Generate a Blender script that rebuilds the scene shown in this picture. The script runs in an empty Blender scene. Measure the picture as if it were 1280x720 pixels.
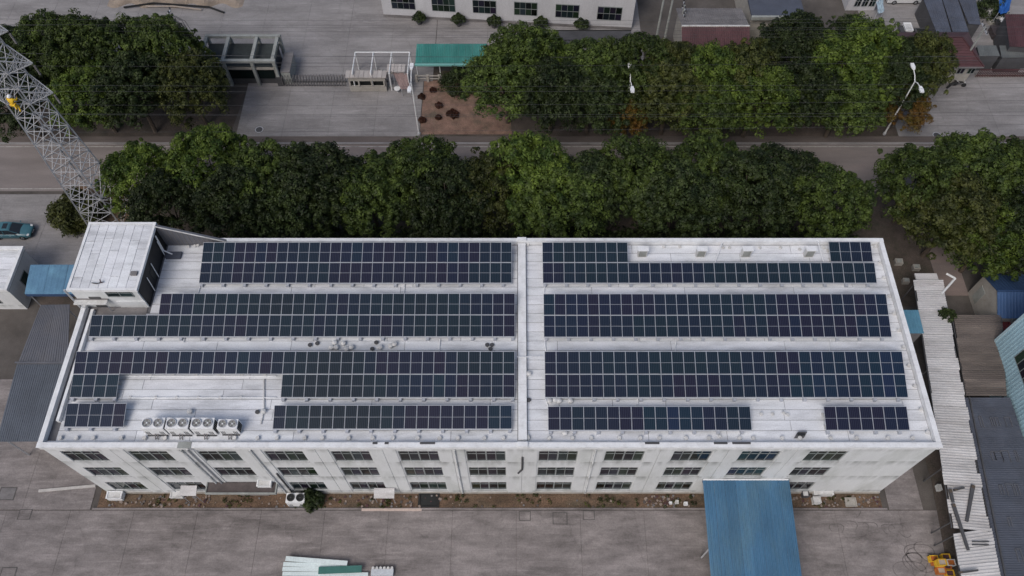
import bpy, bmesh, math, random
import numpy as np
from mathutils import Vector, Matrix
random.seed(7); RNG = np.random.default_rng(7)
sc = bpy.context.scene; COL = sc.collection
R = math.radians
# ------------------------------------------------------------------ camera, world, sun, exposure
F, CX, TH, CAMH = 992.0, 645.3, R(30.95), 75.0      # focal length in photo pixels, principal column, tilt off straight down, flying height
cd = bpy.data.cameras.new('camera'); cam = bpy.data.objects.new('camera', cd); COL.objects.link(cam)
cam.location = (0, 0, CAMH); cam.rotation_euler = (TH, 0, 0)
cd.sensor_width = 36; cd.lens = 36 * F / 1280; cd.shift_x = -(CX - 640) / 1280
cd.clip_start = 1; cd.clip_end = 4000
sc.camera = cam
SUN_EL, SUN_AZ = R(50), R(212)
w = bpy.data.worlds.new('World'); sc.world = w; w.use_nodes = True
nt = w.node_tree; sky = nt.nodes.new('ShaderNodeTexSky'); sky.sky_type = 'NISHITA'; sky.sun_disc = False
sky.sun_elevation = SUN_EL; sky.sun_rotation = SUN_AZ; sky.dust_density = 4.0; sky.air_density = 1.0; sky.ozone_density = 1.0
bg = nt.nodes['Background']; bg.inputs['Strength'].default_value = 0.105
nt.links.new(sky.outputs[0], bg.inputs['Color'])
sd = bpy.data.lights.new('sun', 'SUN'); sd.energy = 1.15; sd.angle = R(30); sd.color = (1, .985, .97)
so = bpy.data.objects.new('sun', sd); COL.objects.link(so)
so.rotation_euler = Vector((-math.sin(SUN_AZ) * math.cos(SUN_EL), -math.cos(SUN_AZ) * math.cos(SUN_EL), -math.sin(SUN_EL))).to_track_quat('-Z', 'Y').to_euler()
sc.view_settings.view_transform = 'Standard'; sc.view_settings.look = 'None'
sc.view_settings.exposure = 0.12; sc.view_settings.gamma = 1

# ------------------------------------------------------------------ measuring: photo pixel -> metres on a given height / facade plane
def at(px, py, z=0.0):
    u = (px - CX) / F; v = (360 - py) / F
    t = (z - CAMH) / (-math.cos(TH) + v * math.sin(TH))
    return Vector((u * t, (math.sin(TH) + v * math.cos(TH)) * t, z))
def onwall(px, py, Y):
    v = (360 - py) / F; s, c = math.sin(TH), math.cos(TH)
    dz = (v * s * Y - c * Y) / (s + v * c)
    return (px - CX) / F * (s * Y - c * dz), CAMH + dz

# ------------------------------------------------------------------ materials
MATS = {}
def M(name, col, rough=.8, var=.2, scale=.6, dirt=None, dscale=.25, damt=.5, stretch=(1, 1, 1), metal=0, rnd=0, hue=0, bump=0, spec=.4, fine=.1, drips=None, crack=0):
    if name in MATS: return MATS[name]
    m = bpy.data.materials.new(name); m.use_nodes = True; MATS[name] = m
    t = m.node_tree; n = t.nodes; L = t.links.new; b = n['Principled BSDF']
    b.inputs['Roughness'].default_value = rough; b.inputs['Metallic'].default_value = metal
    b.inputs['Specular IOR Level'].default_value = spec
    g = n.new('ShaderNodeNewGeometry'); mp = n.new('ShaderNodeMapping'); mp.inputs['Scale'].default_value = stretch
    L(g.outputs['Position'], mp.inputs['Vector'])
    n1 = n.new('ShaderNodeTexNoise'); n1.inputs['Scale'].default_value = scale; n1.inputs['Detail'].default_value = 9; n1.inputs['Roughness'].default_value = .62
    L(mp.outputs[0], n1.inputs['Vector'])
    n2 = n.new('ShaderNodeTexNoise'); n2.inputs['Scale'].default_value = 9; n2.inputs['Detail'].default_value = 4
    L(g.outputs['Position'], n2.inputs['Vector'])
    r1 = n.new('ShaderNodeMapRange'); r1.inputs[1].default_value = .28; r1.inputs[2].default_value = .72; r1.inputs[3].default_value = 1 - var; r1.inputs[4].default_value = 1 + var
    L(n1.outputs[0], r1.inputs[0])
    r2 = n.new('ShaderNodeMapRange'); r2.inputs[1].default_value = .3; r2.inputs[2].default_value = .7; r2.inputs[3].default_value = 1 - fine; r2.inputs[4].default_value = 1 + fine
    L(n2.outputs[0], r2.inputs[0])
    mu = n.new('ShaderNodeMath'); mu.operation = 'MULTIPLY'; L(r1.outputs[0], mu.inputs[0]); L(r2.outputs[0], mu.inputs[1])
    base = n.new('ShaderNodeMix'); base.data_type = 'RGBA'; base.inputs[0].default_value = 0; base.inputs[6].default_value = (*col, 1)
    if dirt:
        n3 = n.new('ShaderNodeTexNoise'); n3.inputs['Scale'].default_value = dscale; n3.inputs['Detail'].default_value = 10; n3.inputs['Roughness'].default_value = .68
        mp2 = n.new('ShaderNodeMapping'); mp2.inputs['Scale'].default_value = stretch; mp2.inputs['Location'].default_value = (13, 5, 3)
        L(g.outputs['Position'], mp2.inputs['Vector']); L(mp2.outputs[0], n3.inputs['Vector'])
        r3 = n.new('ShaderNodeMapRange'); r3.inputs[1].default_value = .47; r3.inputs[2].default_value = .68; r3.inputs[3].default_value = 0; r3.inputs[4].default_value = damt
        L(n3.outputs[0], r3.inputs[0]); base.inputs[7].default_value = (*dirt, 1); L(r3.outputs[0], base.inputs[0])
    out = base.outputs[2]
    if drips:                                                       # rain streaks that start under ledges at these heights
        sx = n.new('ShaderNodeSeparateXYZ'); L(g.outputs['Position'], sx.inputs[0]); acc = None
        for lev, ln in drips:
            a = n.new('ShaderNodeMapRange'); a.inputs[1].default_value = lev - ln; a.inputs[2].default_value = lev; L(sx.outputs[2], a.inputs[0])
            lt = n.new('ShaderNodeMath'); lt.operation = 'LESS_THAN'; lt.inputs[1].default_value = lev + .02; L(sx.outputs[2], lt.inputs[0])
            m_ = n.new('ShaderNodeMath'); m_.operation = 'MULTIPLY'; L(a.outputs[0], m_.inputs[0]); L(lt.outputs[0], m_.inputs[1])
            if acc is None: acc = m_.outputs[0]
            else: q = n.new('ShaderNodeMath'); q.operation = 'MAXIMUM'; L(acc, q.inputs[0]); L(m_.outputs[0], q.inputs[1]); acc = q.outputs[0]
        nd = n.new('ShaderNodeTexNoise'); nd.inputs['Scale'].default_value = 1.6; nd.inputs['Detail'].default_value = 6; md = n.new('ShaderNodeMapping'); md.inputs['Scale'].default_value = (1, 1, .12); L(g.outputs['Position'], md.inputs['Vector']); L(md.outputs[0], nd.inputs['Vector'])
        rd = n.new('ShaderNodeMapRange'); rd.inputs[1].default_value = .40; rd.inputs[2].default_value = .68; rd.inputs[4].default_value = .8; L(nd.outputs[0], rd.inputs[0])
        m2 = n.new('ShaderNodeMath'); m2.operation = 'MULTIPLY'; L(acc, m2.inputs[0]); L(rd.outputs[0], m2.inputs[1])
        mx_ = n.new('ShaderNodeMix'); mx_.data_type = 'RGBA'; L(m2.outputs[0], mx_.inputs[0]); L(out, mx_.inputs[6]); mx_.inputs[7].default_value = (.20, .21, .20, 1); out = mx_.outputs[2]
    if crack:
        vo = n.new('ShaderNodeTexVoronoi'); vo.feature = 'DISTANCE_TO_EDGE'; vo.inputs['Scale'].default_value = .13
        nw = n.new('ShaderNodeTexNoise'); nw.inputs['Scale'].default_value = .8; nw.inputs['Detail'].default_value = 5; L(g.outputs['Position'], nw.inputs['Vector'])
        va = n.new('ShaderNodeVectorMath'); va.operation = 'MULTIPLY_ADD'; L(nw.outputs['Color'], va.inputs[0]); va.inputs[1].default_value = (2.2, 2.2, 0); L(g.outputs['Position'], va.inputs[2]); L(va.outputs[0], vo.inputs['Vector'])
        rc = n.new('ShaderNodeMapRange'); rc.inputs[1].default_value = .004; rc.inputs[2].default_value = .016; rc.inputs[3].default_value = crack; rc.inputs[4].default_value = 0; L(vo.outputs[0], rc.inputs[0])
        ns = n.new('ShaderNodeTexNoise'); ns.inputs['Scale'].default_value = 1.4; ns.inputs['Detail'].default_value = 8; ns.inputs['Roughness'].default_value = .7; ms_ = n.new('ShaderNodeMapping'); ms_.inputs['Scale'].default_value = (.22, 2.2, 1); L(g.outputs['Position'], ms_.inputs['Vector']); L(ms_.outputs[0], ns.inputs['Vector'])
        rs = n.new('ShaderNodeMapRange'); rs.inputs[1].default_value = .5; rs.inputs[2].default_value = .72; rs.inputs[4].default_value = .55; L(ns.outputs[0], rs.inputs[0])
        m3 = n.new('ShaderNodeMix'); m3.data_type = 'RGBA'; L(rs.outputs[0], m3.inputs[0]); L(out, m3.inputs[6]); m3.inputs[7].default_value = (col[0] * 1.45, col[1] * 1.45, col[2] * 1.47, 1)
        m4 = n.new('ShaderNodeMix'); m4.data_type = 'RGBA'; L(rc.outputs[0], m4.inputs[0]); L(m3.outputs[2], m4.inputs[6]); m4.inputs[7].default_value = (.05, .045, .043, 1); out = m4.outputs[2]
    if rnd or hue:
        oi = n.new('ShaderNodeObjectInfo'); hs = n.new('ShaderNodeHueSaturation')
        rv = n.new('ShaderNodeMapRange'); rv.inputs[3].default_value = 1 - rnd; rv.inputs[4].default_value = 1 + rnd; L(oi.outputs['Random'], rv.inputs[0]); L(rv.outputs[0], hs.inputs['Value'])
        if hue:
            k = n.new('ShaderNodeMath'); k.operation = 'MULTIPLY'; k.inputs[1].default_value = 7.31; L(oi.outputs['Random'], k.inputs[0])
            fr = n.new('ShaderNodeMath'); fr.operation = 'FRACT'; L(k.outputs[0], fr.inputs[0])
            rh = n.new('ShaderNodeMapRange'); rh.inputs[3].default_value = .5 - hue; rh.inputs[4].default_value = .5 + hue; L(fr.outputs[0], rh.inputs[0]); L(rh.outputs[0], hs.inputs['Hue'])
        L(out, hs.inputs['Color']); out = hs.outputs[0]
    vm = n.new('ShaderNodeVectorMath'); vm.operation = 'SCALE'; L(out, vm.inputs[0]); L(mu.outputs[0], vm.inputs['Scale'])
    L(vm.outputs[0], b.inputs['Base Color'])
    if bump:
        bp = n.new('ShaderNodeBump'); bp.inputs['Strength'].default_value = bump; bp.inputs['Distance'].default_value = .05
        L(n2.outputs[0], bp.inputs['Height']); L(bp.outputs[0], b.inputs['Normal'])
    return m

concrete = M('yard concrete', (.226, .203, .197), .9, .36, .45, (.112, .099, .095), .16, .85, (.7, 1.8, 1), rnd=.03, bump=.2, crack=.16, fine=.14)
concrete2 = M('compound concrete', (.245, .234, .232), .9, .24, .22, (.165, .155, .153), .08, .8, (.7, 2.2, 1), rnd=.03, crack=.10, bump=.2)
asphalt = M('road surface', (.195, .172, .165), .92, .22, .3, (.27, .215, .195), .08, .7, (.35, 1.5, 1), bump=.2)
baseground = M('bare ground', (.095, .085, .078), .95, .35, .3, (.06, .052, .045), .2, .6, bump=.4)
soil = M('brown soil', (.205, .128, .098), .95, .35, 1.0, (.10, .085, .06), .6, .8, bump=.6, fine=.25)
darksoil = M('dark soil', (.085, .068, .058), .95, .35, .6, (.05, .05, .035), .5, .7, bump=.6, fine=.25)
dirtstrip = M('dirt strip soil', (.128, .082, .054), .95, .45, .9, (.065, .060, .042), .30, .9, (.5, 1, 1), bump=.8, fine=.35)
roofwhite = M('white roof slab', (.68, .695, .72), .85, .12, .9, (.38, .39, .405), .55, .7, (.4, 1.7, 1), rnd=.07, hue=.014, fine=.08)
joint = M('roof joint', (.13, .13, .14), .9, .2)
wallwhite = M('white rendered wall', (.63, .645, .655), .85, .08, .5, (.43, .45, .43), .30, .6, (1.3, 1.3, .45), fine=.05, drips=((12.5, 1.1), (9.16, 1.3), (5.16, 1.3), (.92, .8)))
parapetw = M('parapet paint', (.74, .75, .76), .7, .08, 1.2, (.5, .5, .49), 1.3, .5, fine=.05)
whitepaint = M('white paint', (.74, .75, .76), .5, .06, 1.5, (.5, .5, .48), 2, .3)
offwhite = M('aged white', (.58, .58, .57), .7, .15, 1.5, (.35, .33, .3), 1.5, .6)
alu = M('aluminium frame', (.44, .46, .50), .45, .05, 2, metal=.15)
galv = M('galvanised steel', (.50, .51, .53), .5, .12, 1.5, metal=.35)
frame_m = M('window frame', (.24, .26, .26), .55, .1, 2)
blacksteel = M('black cladding', (.016, .016, .018), .6, .3, .8)
darkm = M('dark opening', (.018, .02, .02), .6, .3)
darkgrey = M('dark grey', (.07, .07, .075), .7, .25)
bluesheet = M('blue roof sheet', (.058, .150, .255), .55, .2, .5, (.10, .19, .25), .35, .7, (1, .35, 1), rnd=.08, fine=.08)
blueflat = M('blue flat roof', (.10, .21, .32), .55, .16, .6, (.16, .33, .45), .5, .6, rnd=.06)
palebluew = M('pale blue cladding', (.36, .53, .61), .6, .08, .5, (.2, .3, .36), .4, .4, (1, 1, .3), rnd=.03)
deepblue = M('deep blue sheet', (.035, .070, .15), .5, .15, .6, rnd=.08)
whitesheet = M('weathered white sheet', (.52, .51, .51), .75, .14, .7, (.33, .31, .30), .5, .7, (.4, 1.6, 1), rnd=.08)
greysheet = M('grey ribbed sheet', (.112, .117, .135), .6, .12, .5, (.15, .145, .15), .3, .6, rnd=.05)
slate = M('slate blue sheet', (.080, .090, .118), .6, .16, .6, (.06, .06, .07), .4, .5, rnd=.07)
brownsheet = M('rusty brown sheet', (.115, .098, .090), .85, .25, .8, (.19, .16, .14), .4, .8, (.3, 1.5, 1), rnd=.18)
greysteel = M('grey roof', (.19, .18, .18), .8, .2, .5, (.12, .11, .11), .4, .7, (1, 2, 1), rnd=.08)
maroon = M('maroon sheet', (.085, .038, .042), .6, .2, .8, (.05, .03, .03), .6, .6, rnd=.1)
teal = M('teal translucent sheet', (.045, .20, .175), .5, .2, .7, (.09, .27, .24), .6, .6, (1, .4, 1), rnd=.06)
cream = M('cream wall', (.36, .34, .31), .85, .15, .8, (.25, .23, .2), .8, .6)
farwhite = M('far building wall', (.50, .50, .52), .85, .07, .5, (.36, .36, .37), .4, .5, (1, 1, .2))
stone = M('grey green render', (.30, .315, .30), .85, .15, 1, (.2, .2, .18), 1, .6)
brownwood = M('weathered timber', (.40, .34, .29), .8, .2, 2)
pipewhite = M('pipe white', (.68, .69, .69), .5, .06)
yellowp = M('yellow plastic', (.62, .38, .03), .5, .15, 3, rnd=.1)
orangep = M('orange plastic', (.42, .13, .03), .55, .2, 3, rnd=.1)
rubble_m = M('rubble', (.25, .2, .17), .95, .3, 2)
bark = M('bark', (.09, .07, .055), .9, .3, 3)
rubber = M('rubber', (.02, .02, .02), .8, .1)
redl = M('red lamp', (.55, .03, .03), .4, .1)
carpaint = M('teal car paint', (.055, .15, .185), .3, .06, 2, spec=.6, fine=.02)
vanpaint = M('white car paint', (.6, .61, .62), .3, .05, spec=.6)
skin = M('skin', (.42, .26, .19), .6, .05)
hivis = M('yellow jacket', (.66, .42, .02), .7, .1, 4)
trousers = M('dark blue trousers', (.05, .06, .10), .8, .1, 4)
linepaint = M('road line paint', (.38, .37, .355), .8, .2, 3, (.2, .19, .18), 1.2, .9)
redpaver = M('reddish paving', (.235, .185, .170), .9, .2, .3, (.17, .15, .145), .2, .7, (.4, 2, 1), bump=.2)

def glassmat(name, col, rough=.12, spec=.5, rnd=.5):
    m = bpy.data.materials.new(name); m.use_nodes = True; t = m.node_tree; n = t.nodes; L = t.links.new; b = n['Principled BSDF']
    oi = n.new('ShaderNodeObjectInfo'); hs = n.new('ShaderNodeHueSaturation'); hs.inputs['Color'].default_value = (*col, 1)
    rv = n.new('ShaderNodeMapRange'); rv.inputs[3].default_value = 1 - rnd; rv.inputs[4].default_value = 1 + rnd; L(oi.outputs['Random'], rv.inputs[0]); L(rv.outputs[0], hs.inputs['Value'])
    k = n.new('ShaderNodeMath'); k.operation = 'MULTIPLY'; k.inputs[1].default_value = 9.7; L(oi.outputs['Random'], k.inputs[0]); fr = n.new('ShaderNodeMath'); fr.operation = 'FRACT'; L(k.outputs[0], fr.inputs[0])
    rh = n.new('ShaderNodeMapRange'); rh.inputs[3].default_value = .5 - .15 * rnd; rh.inputs[4].default_value = .5 + .3 * rnd; L(fr.outputs[0], rh.inputs[0]); L(rh.outputs[0], hs.inputs['Hue'])
    L(hs.outputs[0], b.inputs['Base Color']); b.inputs['Roughness'].default_value = rough; b.inputs['Specular IOR Level'].default_value = spec
    return m
winglass = glassmat('window glass', (.011, .021, .019), .1, .18, .9)
autoglass = glassmat('car glass', (.02, .025, .03), .08, .6, 0)

def cellmat():
    m = bpy.data.materials.new('solar cell glass'); m.use_nodes = True; t = m.node_tree; n = t.nodes; L = t.links.new; b = n['Principled BSDF']
    oi = n.new('ShaderNodeObjectInfo'); g = n.new('ShaderNodeNewGeometry')
    # neighbouring modules come from the same batch: tint by a slow noise along the rows plus a little per-module scatter
    nz = n.new('ShaderNodeTexNoise'); nz.inputs['Scale'].default_value = .13; nz.inputs['Detail'].default_value = 1.5
    L(oi.outputs['Location'], nz.inputs['Vector'])
    mx = n.new('ShaderNodeMath'); mx.operation = 'MULTIPLY_ADD'; mx.inputs[1].default_value = .07; L(oi.outputs['Random'], mx.inputs[0]); L(nz.outputs[0], mx.inputs[2])
    mr = n.new('ShaderNodeMapRange'); mr.inputs[1].default_value = .33; mr.inputs[2].default_value = .78; L(mx.outputs[0], mr.inputs[0])
    cr = n.new('ShaderNodeValToRGB'); e = cr.color_ramp.elements
    e[0].position = 0; e[0].color = (.0075, .015, .022, 1); e[1].position = 1; e[1].color = (.009, .018, .048, 1)
    for p, c in ((.25, (.007, .019, .028)), (.45, (.008, .014, .030)), (.58, (.013, .011, .027)), (.70, (.008, .014, .034)), (.85, (.006, .021, .034))):
        x = e.new(p); x.color = (*c, 1)
    L(mr.outputs[0], cr.inputs[0])
    tc = n.new('ShaderNodeTexCoord'); sx = n.new('ShaderNodeSeparateXYZ'); L(tc.outputs['Object'], sx.inputs[0])
    k = n.new('ShaderNodeMath'); k.operation = 'MULTIPLY'; k.inputs[1].default_value = 6 / .9; L(sx.outputs[0], k.inputs[0])
    fr = n.new('ShaderNodeMath'); fr.operation = 'FRACT'; L(k.outputs[0], fr.inputs[0])
    lt = n.new('ShaderNodeMath'); lt.operation = 'LESS_THAN'; lt.inputs[1].default_value = .16; L(fr.outputs[0], lt.inputs[0])
    mi = n.new('ShaderNodeMix'); mi.data_type = 'RGBA'; L(lt.outputs[0], mi.inputs[0]); L(cr.outputs[0], mi.inputs[6]); mi.inputs[7].default_value = (.042, .054, .080, 1)
    L(mi.outputs[2], b.inputs['Base Color']); b.inputs['Roughness'].default_value = .2; b.inputs['Specular IOR Level'].default_value = .3
    return m
cells = cellmat()

def leafmat(name, col, col2):
    m = bpy.data.materials.new(name); m.use_nodes = True; t = m.node_tree; n = t.nodes; L = t.links.new; b = n['Principled BSDF']
    g = n.new('ShaderNodeNewGeometry'); oi = n.new('ShaderNodeObjectInfo')
    nz = n.new('ShaderNodeTexNoise'); nz.inputs['Scale'].default_value = .75; nz.inputs['Detail'].default_value = 3; L(g.outputs['Position'], nz.inputs['Vector'])
    mr = n.new('ShaderNodeMapRange'); mr.inputs[1].default_value = .36; mr.inputs[2].default_value = .66; L(nz.outputs[0], mr.inputs[0])
    mi = n.new('ShaderNodeMix'); mi.data_type = 'RGBA'; L(mr.outputs[0], mi.inputs[0]); mi.inputs[6].default_value = (*col, 1); mi.inputs[7].default_value = (*col2, 1)
    hs = n.new('ShaderNodeHueSaturation'); L(mi.outputs[2], hs.inputs['Color'])
    rv = n.new('ShaderNodeMapRange'); rv.inputs[3].default_value = .55; rv.inputs[4].default_value = 1.35; L(g.outputs['Random Per Island'], rv.inputs[0])
    rt = n.new('ShaderNodeMapRange'); rt.inputs[3].default_value = .75; rt.inputs[4].default_value = 1.25; L(oi.outputs['Random'], rt.inputs[0])
    mm = n.new('ShaderNodeMath'); mm.operation = 'MULTIPLY'; L(rv.outputs[0], mm.inputs[0]); L(rt.outputs[0], mm.inputs[1]); L(mm.outputs[0], hs.inputs['Value'])
    L(hs.outputs[0], b.inputs['Base Color']); b.inputs['Roughness'].default_value = .55; b.inputs['Specular IOR Level'].default_value = .25
    tr = n.new('ShaderNodeBsdfTranslucent'); L(hs.outputs[0], tr.inputs['Color']); ms = n.new('ShaderNodeMixShader'); ms.inputs[0].default_value = .25
    L(b.outputs[0], ms.inputs[1]); L(tr.outputs[0], ms.inputs[2]); L(ms.outputs[0], n['Material Output'].inputs['Surface'])
    return m
LEAF = {'mid': leafmat('mid green leaves', (.025, .041, .011), (.088, .126, .025)),
        'bright': leafmat('bright green leaves', (.034, .062, .012), (.135, .190, .030)),
        'dark': leafmat('dark green leaves', (.016, .026, .010), (.047, .067, .019)),
        'olive': leafmat('olive leaves', (.031, .041, .012), (.088, .098, .024)),
        'rust': leafmat('rusty leaves', (.15, .075, .016), (.13, .10, .02)),
        'red': leafmat('dark red leaves', (.06, .022, .014), (.045, .02, .012))}

# ------------------------------------------------------------------ mesh helpers
def wloc(o):
    v = Vector((0, 0, 0))
    while o is not None: v = v + o.location; o = o.parent
    return v
class MB:
    def __init__(s): s.v = []; s.f = []; s.mi = []; s.m = []
    def slot(s, m):
        if m not in s.m: s.m.append(m)
        return s.m.index(m)
    def poly(s, pts, faces, m):
        k = len(s.v); s.v += [tuple(p) for p in pts]; i = s.slot(m)
        for f in faces: s.f.append([k + a for a in f]); s.mi.append(i)
        return s
    def quad(s, a, b, c, d, m): return s.poly([a, b, c, d], [(0, 1, 2, 3)], m)
    def box(s, x0, x1, y0, y1, z0, z1, m):
        return s.hexa([(x0, y0), (x1, y0), (x1, y1), (x0, y1)], z0, z1, m)
    def hexa(s, q, z0, z1, m, top=None):
        """prism over polygon q; top may be another polygon (taper)"""
        n = len(q); t = top or q
        if sum(q[i][0] * q[(i + 1) % n][1] - q[(i + 1) % n][0] * q[i][1] for i in range(n)) < 0: q = q[::-1]; t = t[::-1]
        z0s = z0 if isinstance(z0, (list, tuple)) else [z0] * n; z1s = z1 if isinstance(z1, (list, tuple)) else [z1] * n
        pts = [(*q[i][:2], z0s[i]) for i in range(n)] + [(*t[i][:2], z1s[i]) for i in range(n)]
        fs = [tuple(range(n - 1, -1, -1)), tuple(range(n, 2 * n))] + [(i, (i + 1) % n, n + (i + 1) % n, n + i) for i in range(n)]
        return s.poly(pts, fs, m)
    def bar(s, a, b, r, m, n=4, r2=None):
        a = Vector(a); b = Vector(b); d = (b - a).normalized(); u = d.orthogonal().normalized(); w = d.cross(u)
        if abs(d.z) < .99: u = d.cross(Vector((0, 0, 1))).normalized(); w = u.cross(d)
        r2 = r if r2 is None else r2; o = math.pi / 4 if n == 4 else 0
        pts = [p + (u * math.cos(o + 2 * math.pi * i / n) + w * math.sin(o + 2 * math.pi * i / n)) * rr for p, rr in ((a, r), (b, r2)) for i in range(n)]
        fs = [(i, (i + 1) % n, n + (i + 1) % n, n + i) for i in range(n)] + [tuple(range(n))[::-1], tuple(range(n, 2 * n))]
        return s.poly(pts, fs, m)
    def tube(s, pts, r, m, n=6):
        for a, b in zip(pts[:-1], pts[1:]): s.bar(a, b, r, m, n)
        return s
    def cyl(s, x, y, z0, z1, r, m, n=12, r2=None): return s.bar((x, y, z0), (x, y, z1), r, m, n, r2)
    def ball(s, c, r, m, nu=10, nv=6, sq=(1, 1, 1)):
        pts = [(c[0], c[1], c[2] - r * sq[2])]; fs = []
        for j in range(1, nv):
            ph = -math.pi / 2 + math.pi * j / nv
            for i in range(nu):
                a = 2 * math.pi * i / nu; pts.append((c[0] + r * sq[0] * math.cos(ph) * math.cos(a), c[1] + r * sq[1] * math.cos(ph) * math.sin(a), c[2] + r * sq[2] * math.sin(ph)))
        pts.append((c[0], c[1], c[2] + r * sq[2])); T = len(pts) - 1
        for i in range(nu):
            fs.append((0, 1 + (i + 1) % nu, 1 + i)); fs.append((T, T - nu + i, T - nu + (i + 1) % nu))
            for j in range(nv - 2):
                k = 1 + j * nu; fs.append((k + i, k + (i + 1) % nu, k + nu + (i + 1) % nu, k + nu + i))
        return s.poly(pts, fs, m)
    def mesh(s, name, off=Vector((0, 0, 0)), smooth=False):
        me = bpy.data.meshes.new(name); me.from_pydata([(p[0] - off[0], p[1] - off[1], p[2] - off[2]) for p in s.v], [], s.f)
        for m in s.m: me.materials.append(m)
        me.polygons.foreach_set('material_index', s.mi)
        if smooth: me.polygons.foreach_set('use_smooth', [True] * len(s.f))
        me.update(); return me
    def build(s, name, parent=None, smooth=False, **k):
        off = wloc(parent) if parent is not None else (Vector(k.pop('at')) if 'at' in k else Vector((0, 0, 0)))
        o = bpy.data.objects.new(name, s.mesh(name, off, smooth)); COL.objects.link(o)
        if parent is not None: o.parent = parent
        else: o.location = off
        for a, b in k.items(): o[a] = b
        return o
def inst(name, mesh, parent, loc, rot=(0, 0, 0), sc_=None, **k):
    """one more object on shared mesh data, loc in metres in the place"""
    o = bpy.data.objects.new(name, mesh); COL.objects.link(o)
    if parent is not None: o.parent = parent; o.location = Vector(loc) - wloc(parent)
    else: o.location = loc
    o.rotation_euler = rot
    if sc_: o.scale = sc_
    for a, b in k.items(): o[a] = b
    return o
def thing(name, label, cat, loc, group=None):
    o = bpy.data.objects.new(name, None); COL.objects.link(o); o.location = loc; o.empty_display_size = .3
    o['label'] = label; o['category'] = cat
    if group: o['group'] = group
    return o
def copy_tree(o, loc=None, parent=None, label=None, rotz=None):
    c = o.copy(); COL.objects.link(c)
    if parent is not None: c.parent = parent
    if loc is not None: c.location = loc
    if rotz is not None: c.rotation_euler = (0, 0, rotz)
    if label: c['label'] = label
    for ch in list(o.children): copy_tree(ch, parent=c)
    return c
def struct(name, mb, **k): return mb.build(name, kind='structure', **k)
def lerp(a, b, t): return Vector(a) * (1 - t) + Vector(b) * t
def sheets(parent, p00, p10, p01, p11, m, width=.9, ribs=4, h=.05, name='roof_sheet', thick=.02, jit=0, zj=.006, tilt=0):
    """ribbed sheets side by side along p00->p10, ribs running p00->p01; each sheet an object of its own"""
    p00, p10, p01, p11 = map(Vector, (p00, p10, p01, p11))
    Lu = ((p10 - p00).length + (p11 - p01).length) / 2; n = max(1, round(Lu / width)); nn = (p10 - p00).cross(p01 - p00).normalized()
    if nn.z < 0: nn = -nn
    out = []
    for k in range(n):
        b = MB(); prof = []; u0 = (k + .006) / n; u1 = (k + .994) / n; off = random.uniform(0, zj) + (zj if k % 2 else 0)
        for r in range(ribs):
            for q, hh in ((0, 0), (.5, 0), (.62, h), (.86, h), (.98, 0)): prof.append((u0 + (u1 - u0) * (r + q) / ribs, hh))
        prof.append((u1, 0)); j0, j1 = random.uniform(-jit, jit), random.uniform(-jit, jit); t0 = random.uniform(-tilt, tilt)
        ln = ((p01 - p00).length + (p11 - p10).length) / 2
        top = []
        for v, jj in ((j0 / ln, 0), (.5, 0), (1 + j1 / ln, 0)):
            top.append([lerp(lerp(p00, p10, u), lerp(p01, p11, u), v) + nn * (hh + off + thick + t0 * (v - .5)) for u, hh in prof])
        W = len(prof); pts = top[0] + top[1] + top[2]
        fs = [(a * W + i, a * W + i + 1, (a + 1) * W + i + 1, (a + 1) * W + i) for a in (0, 1) for i in range(W - 1)]
        bl = len(pts); pts += [top[0][0] - nn * thick, top[0][-1] - nn * thick, top[2][-1] - nn * thick, top[2][0] - nn * thick]
        fs += [(bl + 3, bl + 2, bl + 1, bl), (0, bl, bl + 3, 2 * W), (W - 1, 3 * W - 1, bl + 2, bl + 1), tuple([bl + 1] + list(range(W - 1, -1, -1)) + [bl])[:W + 2], tuple([bl + 3] + list(range(2 * W, 3 * W)) + [bl + 2])]
        b.poly(pts, fs, m); out.append(b.build(name, parent))
    return out

# ================================================================== THE SETTING: ground, road, pavings
g = MB(); g.quad((-1500, -1500, 0), (1500, -1500, 0), (1500, 1500, 0), (-1500, 1500, 0), baseground); struct('ground', g)
def flat(name, pts, z, m):
    b = MB(); n = len(pts); b.hexa([tuple(p[:2]) for p in pts], z - .05, z, m); return struct(name, b)
flat('road', [(-300, 58.4), (300, 58.4), (300, 65.6), (-300, 65.6)], .010, asphalt)
flat('footpath', [(-300, 65.95), (300, 65.95), (300, 66.9), (-300, 66.9)], .10, M('brown footpath', (.12, .10, .092), .9, .2, .5, (.09, .075, .065), .3, .7, (.4, 2, 1), bump=.2))
b = MB()
for x in range(-150, 150, 3): b.box(x + .01, x + 2.99, 65.62, 65.92, -.05, .13, concrete2)
struct('road_kerb', b)
b = MB()
for y in (58.75, 65.3):
    x = -150
    while x < 150: b.box(x, x + 14.4, y - .055, y + .055, .0, .014, linepaint); x += 14.5
struct('road_marking', b)
flat('tree_verge', [(-52, 42.6), (46.5, 42.6), (46.5, 58.0), (-52, 58.0)], .008, darksoil)
flat('side_lane', [(46.6, 44), (49.6, 44), (49.6, 58.4), (46.6, 58.4)], .018, redpaver)
flat('back_verge', [(-10.9, 67.0), (47.5, 67.0), (47.5, 80), (-10.9, 80)], .012, darksoil)
flat('flower_bed', [(-12.0, 67.3), (-.5, 67.3), (-1.5, 76.6), (-12.0, 76.6)], .020, soil)
flat('left_verge', [(-90, 66.95), (-35.7, 66.95), (-35.0, 74.2), (-90, 74.2)], .012, darksoil)
flat('left_tree_pit', [tuple(at(*p)[:2]) for p in ((98, 232), (80, 262), (66, 295), (52, 328), (100, 345), (175, 300), (175, 240))], .016, dirtstrip)

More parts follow.
